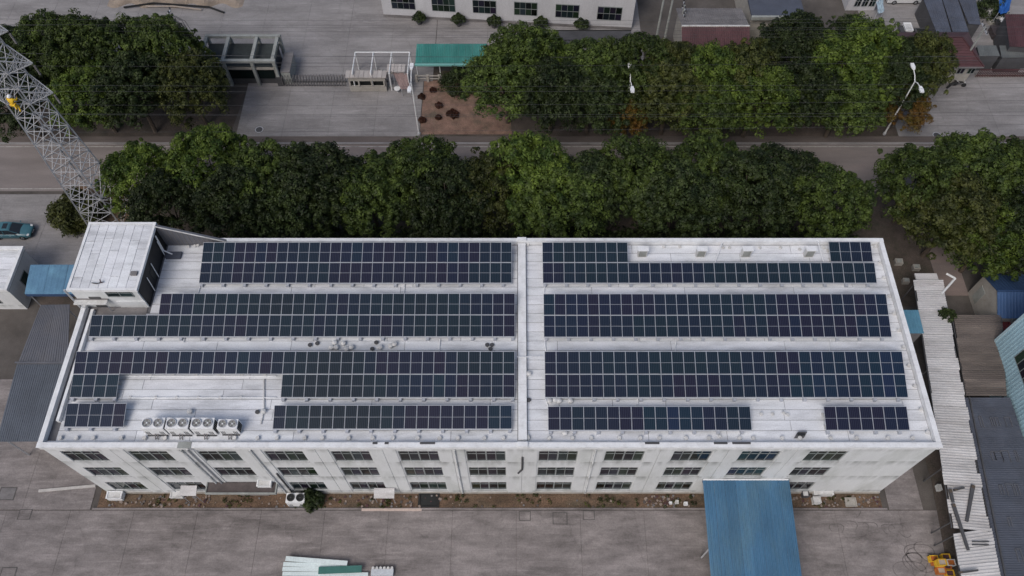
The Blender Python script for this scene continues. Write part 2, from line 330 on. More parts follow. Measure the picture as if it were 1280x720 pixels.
def slabs(name, x0, x1, y0, y1, sx, sy, m, z=.045):
    b = MB(); b.quad((x0, y0, .006), (x1, y0, .006), (x1, y1, .006), (x0, y1, .006), darksoil); root = struct(name, b)
    nx = max(1, round((x1 - x0) / sx)); ny = max(1, round((y1 - y0) / sy)); sx = (x1 - x0) / nx; sy = (y1 - y0) / ny
    c = MB(); c.box(-sx / 2 + .011, sx / 2 - .011, -sy / 2 + .011, sy / 2 - .011, -.05, 0, m); me = c.mesh('concrete_slab')
    for i in range(nx):
        for j in range(ny):
            inst('concrete_slab', me, root, (x0 + (i + .5) * sx, y0 + (j + .5) * sy, z + random.uniform(-.003, .003)))
    return root
slabs('front_yard', -66, 54, 2.6, 20.5, 6.0, 5.95, concrete)
slabs('left_yard', -66, -40.2, 20.56, 34, 6.4, 6.7, concrete)
slabs('right_yard', 35.2, 38.4, 20.56, 40, 3.2, 5, concrete)
slabs('car_forecourt', -90, -48.6, 47.4, 57.9, 5.9, 5.3, concrete2)
slabs('gate_driveway', -34.9, -12.1, 66.95, 76.4, 5.9, 4.7, concrete2)
slabs('compound_yard', -100, -10.9, 76.46, 100, 6.0, 5.9, concrete2)
slabs('right_compound', -10.84, 17, 80.06, 100, 7, 6.6, concrete2)
slabs('right_forecourt', 47.6, 92, 66.95, 79, 6.2, 6, concrete2)
slabs('right_rear_yard', 47.6, 92, 79.06, 112, 8.8, 8.2, concrete2, z=.04)
flat('shed_shade_soil', [tuple(at(*p)[:2]) for p in ((1146, 500), (1152, 560), (1164, 600), (1180, 690), (1190, 740), (1225, 740), (1200, 500))], .060, darksoil)  # shade and dirt beside the white shed, painted as a dark sheet
b = MB(); b.box(-40, 35, 20.55, 20.72, -.05, .12, concrete); struct('yard_kerb', b)
flat('dirt_strip', [(-39.6, 20.72), (34.6, 20.72), (34.6, 22.5), (-39.6, 22.5)], .03, dirtstrip)

# ================================================================== THE FACTORY
BX0, BX1, BY0, BY1, ZP, ZR = -38.9, 34.53, 22.19, 42.47, 13.13, 12.55
fac = thing('factory_building', 'long white three storey factory with flat roof carrying the solar arrays', 'factory', (-2, 32, 0))
WX = [(-37.84, -34.6), (-32.21, -28.97), (-26.48, -23.24), (-20.93, -17.71), (-15.39, -12.2), (-9.82, -6.5), (-4.16, -.9), (1.88, 5.13), (7.43, 10.69), (13.1, 16.3), (18.75, 21.95), (24.36, 27.55)]
WZ = [(9.14, 11.72), (5.12, 7.54), (.92, 3.3)]
# front wall with real openings
fw = MB(); xs = [BX0] + [v for p in WX for v in p] + [BX1]; zs = [-.3] + [v for p in WZ[::-1] for v in p] + [12.5]
skip = {(2, 2)}
for i in range(len(xs) - 1):
    for j in range(len(zs) - 1):
        hole = i % 2 == 1 and j % 2 == 1
        if hole:
            x0, x1, z0, z1 = xs[i], xs[i + 1], zs[j], zs[j + 1]; y, d = BY0, BY0 + .2
            fw.quad((x0, y, z0), (x1, y, z0), (x1, d, z0), (x0, d, z0), wallwhite); fw.quad((x0, y, z1), (x0, d, z1), (x1, d, z1), (x1, y, z1), wallwhite)
            fw.quad((x0, y, z0), (x0, d, z0), (x0, d, z1), (x0, y, z1), wallwhite); fw.quad((x1, y, z0), (x1, y, z1), (x1, d, z1), (x1, d, z0), wallwhite)
        else: fw.quad((xs[i], BY0, zs[j]), (xs[i + 1], BY0, zs[j]), (xs[i + 1], BY0, zs[j + 1]), (xs[i], BY0, zs[j + 1]), wallwhite)
fw.build('front_wall', fac)
s = MB()
s.box(BX0, BX0 + .25, BY0 + .3, BY1, -.3, 12.5, wallwhite); s.box(BX1 - .25, BX1, BY0 + .3, BY1, -.3, 12.5, wallwhite); s.box(BX0 + .25, BX1 - .25, BY1 - .25, BY1 - .003, -.3, 12.5, wallwhite)
s.build('side_wall', fac)
b = MB(); b.box(BX0 + .26, BX1 - .26, BY0 + .75, BY0 + .85, -.2, 12.4, darkm); b.build('interior', fac)
# windows: frame, four panes, sill
def window_at(x0, x1, z0, z1, y, parent, panes=4, bands=1, m=frame_m, sill=True, d=.1):
    f = MB(); t = .06
    f.box(x0 + .01, x1 - .01, y, y + d, z1 - t, z1 - .005, m); f.box(x0 + .01, x1 - .01, y, y + d, z0 + .005, z0 + t, m)
    f.box(x0 + .01, x0 + t, y + .002, y + d - .002, z0 + t, z1 - t, m); f.box(x1 - t, x1 - .01, y + .002, y + d - .002, z0 + t, z1 - t, m)
    for k in range(1, panes):
        xx = x0 + (x1 - x0) * k / panes; ww = .06 if panes == 4 and k == 2 else .028; f.box(xx - ww, xx + ww, y + .004, y + d - .004, z0 + t, z1 - t, m)
    for zz in ([z0 + (z1 - z0) * .68] if bands == 1 else [z0 + (z1 - z0) * q / bands for q in range(1, bands)]): f.box(x0 + t, x1 - t, y + .012, y + d - .012, zz - .02, zz + .02, m)
    fo = f.build('window', parent)
    for k in range(panes):
        a = x0 + t + (x1 - x0 - 2 * t) * k / panes; c = x0 + t + (x1 - x0 - 2 * t) * (k + 1) / panes
        p = MB(); ty = random.uniform(-.012, .012)
        p.quad((a, y + .05 + ty, z0 + t), (c, y + .05 - ty, z0 + t), (c, y + .05 - ty, z1 - t), (a, y + .05 + ty, z1 - t), winglass); p.build('pane', fo)
    if sill:
        q = MB(); q.box(x0 - .04, x1 + .04, y - .09, y - .002, z0 - .10, z0 - .004, M('grey sill', (.36, .37, .37), .85, .25, 2)); q.build('sill', fo)
    return fo
for i, (x0, x1) in enumerate(WX):
    for j, (z0, z1) in enumerate(WZ):
        wo = window_at(x0, x1, z0, z1, BY0 + .06, fac)
        if random.random() < .45:                                   # a blind or curtain drawn behind some panes
            k = random.randrange(4); pw = (x1 - x0) / 4; c = MB(); drop = random.uniform(.35, 1.4)
            c.box(x0 + pw * k + .08, x0 + pw * (k + 1) - .05, BY0 + .3, BY0 + .33, z1 - drop, z1 - .05, random.choice([offwhite, stone, greysteel, stone])); c.build('blind', wo)
for i in range(11):
    a = (WX[i][1] + WX[i + 1][0]) / 2; 
    for u0, u1 in ((WX[i][1] + .12, a - .02), (a + .02, WX[i + 1][0] - .12)): p = MB(); p.box(u0, u1, BY0 - .06, BY0 - .002, .385, 12.45, wallwhite); p.build('pier', fac)
p = MB(); p.box(BX0 - .03, BX1 + .03, BY0 - .10, BY0 - .003, -.25, .38, cream); p.build('plinth', fac)
# roof slab, parapets, gutter
p = MB(); p.box(BX0 + .02, BX1 - .02, BY0 + .02, BY1 - .02, 12.42, ZR - .045, joint); roof = p.build('roof', fac)
p = MB(); T = .24
p.box(BX0 - .05, BX1 + .05, BY0 - .12, BY0 + T, 12.50, ZP - .1, parapetw); p.box(BX0 - .1, BX1 + .1, BY0 - .18, BY0 + T + .03, ZP - .1, ZP, parapetw); p.build('front_parapet', fac)
p = MB(); p.box(-32.9, BX1 + .05, BY1 - T, BY1 + .08, 12.44, ZP - .08, parapetw); p.box(-32.9, BX1 + .1, BY1 - T - .03, BY1 + .12, ZP - .08, ZP + .02, parapetw); p.build('rear_parapet', fac)
for nm, xa, xb in (('side_parapet', BX0 - .05, BX0 + .3), ('side_parapet', BX1 - .3, BX1 + .05)):
    p = MB(); y1 = 35.3 if xa < 0 else BY1 - T - .04
    p.box(xa, xb, BY0 + T + .04, y1, 12.44, ZP - .08, parapetw); p.box(xa - .03, xb + .03, BY0 + T + .04, y1, ZP - .08, ZP - .004, parapetw); p.build(nm, fac)
p = MB(); p.box(BX0 + .75, BX0 + 1.0, BY0 + 2.2, 35.0, ZR, ZR + .42, parapetw); p.build('inner_upstand', fac)
# roof slabs: 21 courses of strips with open joints
rows = 21; ya, yb = BY0 + T + .32, BY1 - T - .05; dy = (yb - ya) / rows
slabmesh = {}
def slabm(lx, ly, m=roofwhite):
    k = (round(lx, 2), round(ly, 3))
    if k not in slabmesh:
        c = MB(); c.hexa([(-lx / 2 + .018, -ly / 2 + .022), (lx / 2 - .018, -ly / 2 + .022), (lx / 2 - .018, ly / 2 - .022), (-lx / 2 + .018, ly / 2 - .022)], -.06, 0, m); slabmesh[k] = c.mesh('roof_slab')
    return slabmesh[k]
for j in range(rows):
    y = ya + (j + .5) * dy
    for (s0, s1) in ((BX0 + 1.0 if y < 35 else -33.0, .12), (.92, BX1 - .32)):
        x = s0; first = True
        while x < s1 - .01:
            ln = random.choice((4.5, 6.5, 8.5, 10.0)); ln = ln * .6 if first and j % 2 else ln; first = False
            if x + ln > s1 - 1.5: ln = s1 - x
            inst('roof_slab', slabm(ln, dy), roof, (x + ln / 2, y, ZR + random.uniform(-.008, .008))); x += ln
p = MB(); p.box(BX0 + .36, BX1 - .36, BY0 + T + .04, BY0 + T + .20, ZR - .04, ZR - .01, joint); p.build('gutter', fac)
p = MB(); p.box(BX0 + .36, BX1 - .36, BY0 + T + .205, BY0 + T + .30, ZR - .04, ZR + .16, parapetw); p.build('gutter_lip', fac)
# central raised duct between the two halves
y = BY0 + T + .31
for ln in (3.3, 1.6, 4.0, 2.0, 2.6, 3.0, 2.9):
    e = min(y + ln, BY1 - T - .06); p = MB(); p.box(.16, .88, y + .012, e - .012, ZR - .04, ZR + .42 + random.uniform(-.01, .01), parapetw); p.build('duct_cover', fac); y = e
p = MB(); p.box(.10, .94, BY0 - .16, BY0 + T + .02, ZP + .004, ZP + .16, parapetw); p.box(.10, .94, BY1 - T, BY1 + .1, ZP + .03, ZP + .2, parapetw); p.build('duct_end_cap', fac)
# little round caps along the parapets
c = MB(); c.cyl(0, 0, 0, .26, .06, whitepaint, 8); c.cyl(0, 0, .2, .3, .19, offwhite, 12, .15); c.bar((0, 0, .1), (0, .3, -.1), .03, galv, 5); capm = c.mesh('round_cap')
for px in (52, 72, 93, 118, 149, 178, 206, 295, 322, 348, 377, 405, 434, 463, 489, 520, 550, 573, 605, 632, 663, 687, 716, 740, 773, 800, 827, 858, 886, 926, 944, 976, 1000, 1040, 1075, 1110, 1140):
    q = at(px + random.uniform(-3, 3), 549.5, ZR + .3); inst('round_cap', capm, fac, (q.x, BY0 + .78, ZR - .02))
for px, py in ((1118, 369), (1123, 391), (1129, 412), (1137, 433), (1141, 456), (1149, 482), (1158, 511), (1162, 540), (1098, 307), (1101, 327), (1110, 346)):
    q = at(px, py, ZR + .3); inst('round_cap', capm, fac, (min(q.x, BX1 - .6), q.y, ZR - .02), (0, 0, 1.5))
for px, py in ((830, 308), (850, 308), (904, 309), (912, 309), (950, 309), (976, 309), (1000, 311), (1030, 309), (660, 305), (632, 306), (235, 308), (243, 307), (247, 306), (952, 517), (966, 517), (985, 518), (980, 516), (660, 545), (900, 545)):
    q = at(px, py, ZR + .2); inst('round_cap', capm, fac, (q.x, q.y, ZR - .02), (0, 0, random.uniform(0, 6)), (.85, .85, .8))
# roof vents in clusters
c = MB(); c.cyl(0, 0, 0, .38, .14, offwhite, 10); c.cyl(0, 0, .34, .42, .26, offwhite, 12, .24); c.cyl(0, 0, .42, .5, .24, offwhite, 12, .05); ventm = c.mesh('roof_vent')
c = MB(); c.cyl(0, 0, 0, .3, .2, stone, 10); c.cyl(0, 0, .3, .36, .25, darkgrey, 10, .2); ventd = c.mesh('roof_vent')
for px, py, d in ((414, 434, 0), (418, 428, 0), (420, 434, 0), (429, 429, 0), (433, 436, 0), (439, 434, 0), (475, 434, 0), (488, 432, 0), (493, 430, 0), (387, 430, 1), (470, 427, 1), (609, 430, 1), (615, 430, 1), (613, 435, 1), (661, 467, 0), (687, 501, 0), (694, 500, 0), (699, 501, 0), (713, 501, 0), (329, 514, 0), (321, 514, 1), (237, 514, 0), (661, 499, 1), (706, 541, 0), (396, 428, 1), (465, 435, 1)):
    q = at(px, py, ZR + .3); inst('roof_vent', ventd if d else ventm, fac, (q.x, q.y, ZR - .02), (0, 0, px), (.9, .9, .9) if d == 0 else (.8, .8, .6))
# conduits across the roof
def conduit(pts, r=.05, m=whitepaint, name='conduit'):
    b = MB(); b.tube([at(x, y, z) for x, y, z in pts], r, m, 6); return b.build(name, fac)
z = ZR + .12
for pts in ([(681, 355, z), (680, 367, z)], [(681, 424, z), (682, 439, z)], [(682, 499, z), (685, 508, z)], [(229, 428, z), (231, 421, z)], [(550, 424, z), (549, 439, z)], [(506, 353, z), (505, 366, z)],
            [(646, 446, z + .5), (678, 446, z + .2)], [(160, 497, z), (345, 497, z)], [(845, 424, z), (844, 439, z)], [(1038, 424, z), (1037, 439, z)], [(797, 498, z), (797, 507, z)], [(252, 353, z), (247, 367, z)], [(893, 331, z), (903, 302, z + .4)],
            [(1022, 300, z + .5), (1030, 330, z)], [(150, 470, z), (345, 470, z)]):
    conduit(pts)
b = MB()
for px in (163, 195, 221, 248, 275, 301, 330): q = at(px, 497, ZR); b.box(q.x - .1, q.x + .1, q.y - .12, q.y + .12, ZR - .02, ZR + .1, offwhite)
b.build('conduit_block', fac, kind='stuff')
conduit([(330, 474, z), (330, 512, z), (326, 530, z)], .06, offwhite)
for px0, px1 in ((466, 472), (481, 486), (525, 544), (806, 824), (892, 909), (915, 938)):                 # dark slots where the parapet coping is missing
    a = at(px0, 552, ZP); c = at(px1, 552, ZP); p = MB(); p.box(a.x, c.x, BY0 + .1, BY0 + .3, ZP + .004, ZP + .03, darkgrey); p.build('drain_slot', fac)
# downpipes and stains on the facade
for px, ztop, zb, m in ((234, 12.5, .1, galv), (344.5, 6.3, .1, darkgrey), (-9, 12.4, .4, wallwhite), (-8, 12.4, .4, wallwhite), (-5, 12.4, .4, wallwhite), (-3, 12.4, .4, wallwhite)):
    x = onwall(px, 588 if px == 344.5 else 560, BY0)[0] if px > 0 else (WX[px + 10][1] + WX[px + 11][0]) / 2 + .25; p = MB(); p.cyl(x, BY0 - .16, zb, ztop, .07, m, 8)
    for zz in (2, 5, 8, 11):
        if zz < ztop: p.box(x - .09, x + .09, BY0 - .2, BY0 - .075, zz, zz + .06, galv)
    p.build('downpipe', fac)
p = MB(); x, zt = onwall(653, 570, BY0); p.tube([(x, BY0 - .12, zt), (x, BY0 - .12, zt - 3.2), (x - .35, BY0 - .3, zt - 3.7)], .09, darkgrey, 6); p.build('downpipe', fac)
p = MB(); x, _ = onwall(230, 557, BY0); p.box(x - .5, x + .6, BY0 - .26, BY0 + .3, ZP + .004, ZP + .05, stone); p.bar((x + .2, BY0 - .2, ZP), (x + 1.0, BY0 - .2, ZP - .9), .06, galv); p.build('rain_hopper', fac)
# entrance canopy and little awnings
p = MB(); p.box(-28.2, -21.95, 21.15, BY0 - .075, 3.42, 3.5, M('wet canopy felt', (.085, .07, .068), .6, .3, 1.2)); p.box(-28.2, -21.95, 21.03, 21.15, 3.3, 3.62, stone); p.box(-28.3, -28.2, 21.03, BY0 - .075, 3.3, 3.62, stone); p.box(-21.95, -21.83, 21.03, BY0 - .075, 3.3, 3.62, stone)
p.box(-28.2, -21.95, 21.15, BY0 - .075, 3.34, 3.42, brownsheet); p.build('entrance_canopy', fac)
p = MB(); p.hexa([(-26.2, 21.9), (-23.5, 21.9), (-23.5, BY0 - .12), (-26.2, BY0 - .12)], .0, .3, concrete); p.build('door_step', fac)
for px0, px1, y0, y1 in ((227.5, 249.5, 610, 624), (465.5, 493, 615.5, 624)):
    a = onwall(px0 + 2, 608, BY0); c = onwall(px1, 608, BY0); zt = 2.7 if px0 < 300 else 1.9
    p = MB(); p.poly([(a[0], BY0 - .12, zt), (c[0], BY0 - .12, zt), (c[0], BY0 - 1.0, zt - .28), (a[0], BY0 - 1.0, zt - .28), (a[0], BY0 - .12, zt - .05), (c[0], BY0 - .12, zt - .05), (c[0], BY0 - 1.0, zt - .33), (a[0], BY0 - 1.0, zt - .33)],
                     [(3, 2, 1, 0), (4, 5, 6, 7), (0, 4, 7, 3), (1, 2, 6, 5), (3, 7, 6, 2)], whitesheet)
    for xx in (a[0] + .1, c[0] - .1): p.bar((xx, BY0 - .95, zt - .33), (xx, BY0 - .95, .0), .035, galv); p.bar((xx, BY0 - .9, zt - .33), (xx, BY0 - .1, zt - .6), .025, galv)
    p.build('awning', fac)

# ---- stair tower on the roof
TX0, TX1, TY0, TY1, TZ = -39.05, -33.15, 35.5, 42.47, 15.7
p = MB(); p.box(TX0, TX1 - .12, TY0, TY1 - .02, 12.3, TZ - .3, wallwhite); p.build('stair_tower', fac)
p = MB(); p.box(TX1 - .115, TX1, TY0 + .15, TY1 - .1, ZR - .02, TZ - .32, blacksteel); p.build('black_cladding', fac)
p = MB(); p.box(TX0 - .1, TX1 + .08, TY0 - .12, TY1 + .1, TZ - .3, TZ - .12, joint); trf = p.build('tower_roof', fac)
p = MB()
p.box(TX0 - .14, TX1 + .12, TY0 - .16, TY0 + .08, TZ - .32, TZ, parapetw); p.box(TX0 - .14, TX1 + .12, TY1 - .1, TY1 + .14, TZ - .32, TZ, parapetw)
p.box(TX0 - .14, TX0 + .1, TY0 + .08, TY1 - .1, TZ - .32, TZ - .003, parapetw); p.box(TX1 - .1, TX1 + .12, TY0 + .08, TY1 - .1, TZ - .32, TZ - .003, parapetw); p.build('tower_coping', fac)
nx = 7; dx = (TX1 - TX0 - .24) / nx
for i in range(nx):
    y = TY0 + .1; cut = [[1.1, 4.9], [3.6], [2.4, 5.2], [3.9], [1.2], [5.0], [.8, 4.1]][i]; e = [0] + cut + [TY1 - TY0 - .22]
    for k in range(len(e) - 1): inst('roof_slab', slabm(dx, e[k + 1] - e[k]), trf, (TX0 + .12 + (i + .5) * dx, TY0 + .1 + (e[k] + e[k + 1]) / 2, TZ - .06 + random.uniform(-.006, .006)))
p = MB(); q = at(168, 342, TZ); p.box(q.x - .3, q.x + .25, q.y - .2, q.y + .2, TZ - .06, TZ + .12, greysteel); p.build('roof_hatch', fac)
p = MB(); a = at(115, 354, TZ); p.tube([a + Vector((0, 0, .05)), a + Vector((.5, -.12, .12)), a + Vector((1.0, .1, .05))], .05, darkgrey, 5); p.tube([a + Vector((.75, .2, .3)), a + Vector((.85, 0, .05))], .05, maroon, 5); p.build('loose_cable', fac)
window_at(-36.1, -33.75, 14.35, 15.3, TY0 - .07, fac, panes=2, sill=False, d=.065)
p = MB(); p.hexa([(-39.2, TY0 - .62), (-36.3, TY0 - .62), (-36.3, TY0 - .17), (-39.2, TY0 - .17)], 13.9, 14.02, offwhite); p.hexa([(-39.2, TY0 - .168), (-36.3, TY0 - .168), (-36.3, TY0 - .005), (-39.2, TY0 - .005)], 13.88, 14.0, greysteel); p.bar((-38.7, TY0 - .5, 13.9), (-38.7, TY0 - .5, ZR), .05, whitepaint); p.bar((-36.4, TY0 - .5, 13.9), (-36.4, TY0 - .5, ZR), .05, galv); p.build('door_canopy', fac)
p = MB(); p.box(-37.9, -36.9, TY0 - .06, TY0 - .004, ZR, 14.3, darkgrey); p.build('stair_door', fac)
p = MB(); p.box(-38.3, -33.3, TY0 - .95, TY0 - .12, ZR - .02, ZR + .022, greysteel); p.build('felt_patch', fac)
p = MB(); p.box(-35.7, TX1 - .02, TY0 - .10, TY0 - .004, ZR, 13.6, wallwhite); p.build('door_plinth', fac)
# white ladder rails and a dark window on the black cladding
p = MB(); p.box(TX1 + .003, TX1 + .03, 38.0, 38.9, 13.0, 14.2, darkm); p.build('cladding_window', fac)
for y in (37.3, 38.8, 41.2):
    p = MB(); p.bar((TX1 + .12, y, 14.6), (TX1 + .12, y - .2, ZR + .1), .05, whitepaint); p.build('wall_pipe', fac)
p = MB(); p.tube([(TX1 + .15, 41.4, 15.2), (TX1 + .15, 41.2, 13.1), (TX1 + .9, 41.0, 12.8)], .07, whitepaint, 6); p.build('wall_pipe', fac)
p = MB(); p.hexa([(TX1 + .3, 40.6), (TX1 + 1.7, 40.6), (TX1 + 1.7, 41.3), (TX1 + .3, 41.3)], ZR - .01, ZR + .25, slate); p.build('roof_trough', fac)
# wedge of wall that climbs from the rear parapet to the tower top
p = MB(); y0, y1 = BY1 - .3, BY1 - .06; xa, xb = TX1 + .02, -27.3
p.poly([(xa, y0, ZR), (xb, y0, ZR), (xb, y0, ZP + .03), (xa, y0, TZ - .05), (xa, y1, ZR), (xb, y1, ZR), (xb, y1, ZP + .03), (xa, y1, TZ - .05)], [(0, 1, 2, 3), (7, 6, 5, 4), (3, 2, 6, 7), (0, 3, 7, 4), (1, 5, 6, 2)], greysheet)
p.build('wing_wall', fac)
b = MB(); n = 14
for i in range(1, n):
    x = xa + (xb - xa) * i / n; zt = TZ - .1 + (ZP - TZ) * i / n; b.box(x - .03, x + .03, y0 - .035, y0 - .002, ZR, zt, greysteel)
b.build('wing_wall_rib', fac, kind='stuff')
p = MB(); p.tube([(xa, y0 - .04, TZ + .0), (xb, y0 - .04, ZP + .06)], .06, offwhite, 5); p.build('wing_coping', fac)
# clutter by the roof edge left of the tower front
p = MB(); p.box(-39.7, -39.3, 33.6, 35.2, 10.4, 11.4, darkgrey); p.build('wall_bracket', fac)
p = MB(); p.bar((-39.6, 35.6, 15.3), (-39.6, 35.6, 4), .09, galv, 6); p.build('wall_pipe', fac)

# ================================================================== SOLAR ARRAYS
P, S, AL, ZB = .987, 1.985, R(15), 12.95
ML, MW = 1.962, .965
c = MB(); hw, hl = MW / 2, ML / 2
for (a0, a1, b0, b1) in ((-hw, hw, -hl, -hl + .03), (-hw, hw, hl - .03, hl), (-hw, -hw + .017, -hl + .03, hl - .03), (hw - .017, hw, -hl + .03, hl - .03), (-hw + .017, hw - .017, -.010, .010)): c.box(a0, a1, b0, b1, -.035, .006, alu)
framem = c.mesh('panel_frame')
c = MB()
for (b0, b1) in ((-hl + .032, -.012), (.012, hl - .032)): c.box(-hw + .019, hw - .019, b0, b1, -.02, 0, cells)
panelm = c.mesh('solar_panel')
def array(label, xl, py, rows):
    """rows: list from the lowest module row up, each a list of (first column, count)"""
    yb = at(645, py, ZB).y; root = thing('solar_array', label, 'solar array', (xl, yb, ZR - .02), 'solar arrays on the factory roof')
    fr = MB(); cs, sn = math.cos(AL), math.sin(AL)
    for j, runs in enumerate(rows):
        for c0, n in runs:
            for k in range(c0, c0 + n):
                d = (j + .5) * S; loc = (xl + (k + .5) * P + random.uniform(-.008, .008), yb + d * cs, ZB + d * sn)
                o = inst('solar_panel', panelm, root, loc, (AL + random.uniform(-.004, .004), random.uniform(-.003, .003), random.uniform(-.004, .004)))
                f = bpy.data.objects.new('panel_frame', framem); COL.objects.link(f); f.parent = o
            for q in (.22, .78):                                     # purlins, legs and ballast feet under each run
                d = (j + q) * S; y, z = yb + d * cs, ZB + d * sn - .06
                fr.bar((xl + c0 * P, y, z), (xl + (c0 + n) * P, y, z), .035, alu)
                for k in range(c0, c0 + n + 1, 2):
                    x = min(xl + k * P + .2, xl + (c0 + n) * P - .15); fr.bar((x, y, z), (x, y, ZR), .03, alu); fr.box(x - .16, x + .16, y - .16, y + .16, ZR - .02, ZR + .1, offwhite)
            if j == 0:
                for k in range(c0, c0 + n + 1, 2):
                    x = min(xl + k * P + .2, xl + (c0 + n) * P - .2); y = yb - .12; fr.box(x - .13, x + .13, y - .1, y + .18, ZR - .02, ZB - .1, alu)
                fr.box(xl + c0 * P, xl + (c0 + n) * P, yb - .03, yb + .04, ZB - .09, ZB - .03, alu)
    fr.build('support_frame', root, kind='stuff')
    return root
XR = -.12
array('rear left solar array, complete double row beside the stair tower', -.42 - 29 * P, 354, [[(0, 29)], [(0, 29)]])
array('left double row solar array whose front row starts six modules farther left', XR - 38 * P, 421, [[(0, 38)], [(6, 32)]])
array('left solar array with a bare gap in its front row after four modules', XR - 38 * P, 497, [[(0, 4), (18, 20)], [(0, 38)]])
array('small five module solar array in the front left roof corner', -37.35, 534, [[(0, 5)]])
array('single row solar array of twenty modules right of the rooftop condensers', -.35 - 20 * P, 536.5, [[(0, 20)]])
array('rear right solar array, long single row with eight modules stacked behind its left end', 2.42, 354, [[(0, 31)], [(0, 8)]])
array('smallest solar array, four modules in the rear right roof corner', 29.25, 327.3, [[(0, 4)]])
array('complete double row solar array in the right half, second from the rear parapet', 2.42, 421.5, [[(0, 31)], [(0, 31)]])
array('complete double row solar array in the right half, nearest the front parapet', 2.42, 497, [[(0, 31)], [(0, 31)]])
array('single row solar array of seventeen modules right of the central roof duct', 2.62, 538, [[(0, 17)]])
array('single row solar array of seven modules in the front right roof corner', 25.5, 538, [[(0, 7)]])

# ================================================================== ROOFTOP EQUIPMENT (things standing on the roof)
def condenser(label, loc, s=1.0, blackfan=False, name='condenser_unit', group=None):
    t = thing(name, label, 'air conditioner', loc, group); x, y, z = loc; wv, d, h = 1.85 * s, .95 * s, 1.5 * s
    p = MB(); p.box(x - wv / 2, x + wv / 2, y - d / 2, y + d / 2, z + .12, z + h, whitepaint); p.build('casing', t)
    for q in (-.34, .34):
        xx = x + q * wv * .72; p = MB(); n = 14; r = .36 * s
        pts = [(xx + r * f * math.cos(2 * math.pi * i / n), y + r * f * math.sin(2 * math.pi * i / n), z + h + hh) for f, hh in ((1.08, .004), (1.08, .11), (.94, .11), (.94, .03)) for i in range(n)]
        p.poly(pts, [(k * n + i, k * n + (i + 1) % n, (k + 1) * n + (i + 1) % n, (k + 1) * n + i) for k in range(3) for i in range(n)], darkgrey if blackfan else galv)
        p.poly(pts[3 * n:], [tuple(range(n))], darkm if blackfan else greysteel); fo = p.build('fan_guard', t)
        p = MB()
        for i in range(4):
            a = i * math.pi / 2 + .4; p.poly([(xx, y, z + h + .05), (xx + r * .85 * math.cos(a), y + r * .85 * math.sin(a), z + h + .04), (xx + r * .85 * math.cos(a + .8), y + r * .85 * math.sin(a + .8), z + h + .07)], [(0, 1, 2)], rubber if blackfan else stone)
        p.cyl(xx, y, z + h + .03, z + h + .09, .07 * s, darkgrey if blackfan else whitepaint, 8); p.build('fan', fo)
    p = MB()
    for i in range(5): p.box(x + wv / 2 + .002, x + wv / 2 + .02, y - d / 2 + .06 + i * d * .17, y - d / 2 + .06 + i * d * .17 + d * .13, z + .25, z + h - .12, rubber)
    p.build('coil_grille', t)
    p = MB()
    for q in (-.42, .2):
        for k in range(3): p.box(x + q * wv + k * .13, x + q * wv + k * .13 + .06, y - d / 2 - .014, y - d / 2 - .002, z + .2, z + .55 * h, darkgrey)
    p.build('front_grille', t)
    p = MB(); p.box(x - wv / 2 + .1, x + wv / 2 - .1, y - d / 2 - .1, y - d / 2 + .05, z, z + .12, darkgrey); p.box(x - wv / 2 + .1, x + wv / 2 - .1, y + d / 2 - .15, y + d / 2, z, z + .12, darkgrey); p.build('base_rail', t)
    return t
lab = ['leftmost of the four large twin fan condensers near the front parapet', 'second from the left of the four twin fan roof condensers', 'third from the left of the four twin fan roof condensers', 'rightmost and smallest of the four twin fan roof condensers']
for px, s, l in zip((194.5, 225, 256, 286.5), (1, 1, 1, .88), lab):
    q = at(px, 528, ZR + 1); t = condenser(l, (q.x, q.y - .25, ZR - .02), s, group='condensers on the factory roof')
    p = MB(); x = q.x
    for k in (-.1, .1): p.tube([(x + k, q.y - .75, ZR + .35), (x + k, q.y - 1.1, ZR + .08), (x + k, BY0 + .7, ZR + .06)], .045, greysteel, 5)
    p.build('refrigerant_pipe', t)
condenser('white twin fan condenser on the ground against the factory wall beside a dark shrub', (at(371, 622, 1).x, 21.3, .03), .95, True)
def cabinet(px, label):
    q = at(px, 307, ZR + 1.2); t = thing('rooftop_cabinet', label, 'cabinet', (q.x, q.y - .3, ZR - .02), 'white cabinets along the rear parapet'); x, y = q.x, q.y - .3
    p = MB(); p.box(x - .42, x + .42, y - .22, y + .22, ZR, ZR + 1.12, offwhite); p.build('casing', t)
    p = MB(); p.box(x - .5, x + .5, y - .3, y + .26, ZR + 1.122, ZR + 1.2, whitepaint); p.build('lid', t)
    p = MB(); p.box(x - .34, x + .34, y - .235, y - .222, ZR + .12, ZR + 1.0, stone); p.build('door', t)
for px, l in ((804, 'white upright cabinet at the rear parapet, the one beside the eight stacked modules'), (877.5, 'white upright rooftop cabinet, second from the left behind the rear right array'), (934.5, 'white upright rooftop cabinet, third from the left behind the rear right array'), (1014, 'white upright rooftop cabinet nearest the small four module array')): cabinet(px, l)
p = MB(); q = at(1000, 545, ZR); t = thing('dark_tray', 'small black tray tilted on the roof slabs near the front right edge', 'tray', q)
b = MB(); b.hexa([(q.x - .55, q.y - .2), (q.x + .25, q.y - .2), (q.x + .55, q.y + .25), (q.x - .2, q.y + .25)], ZR, [ZR + .1, ZR + .1, ZR + .35, ZR + .35], darkgrey); b.build('tray_body', t)
b = MB(); b.box(q.x - .3, q.x + .3, q.y - .1, q.y + .1, ZR + .36, ZR + .4, darkm); b.build('tray_lid', t)

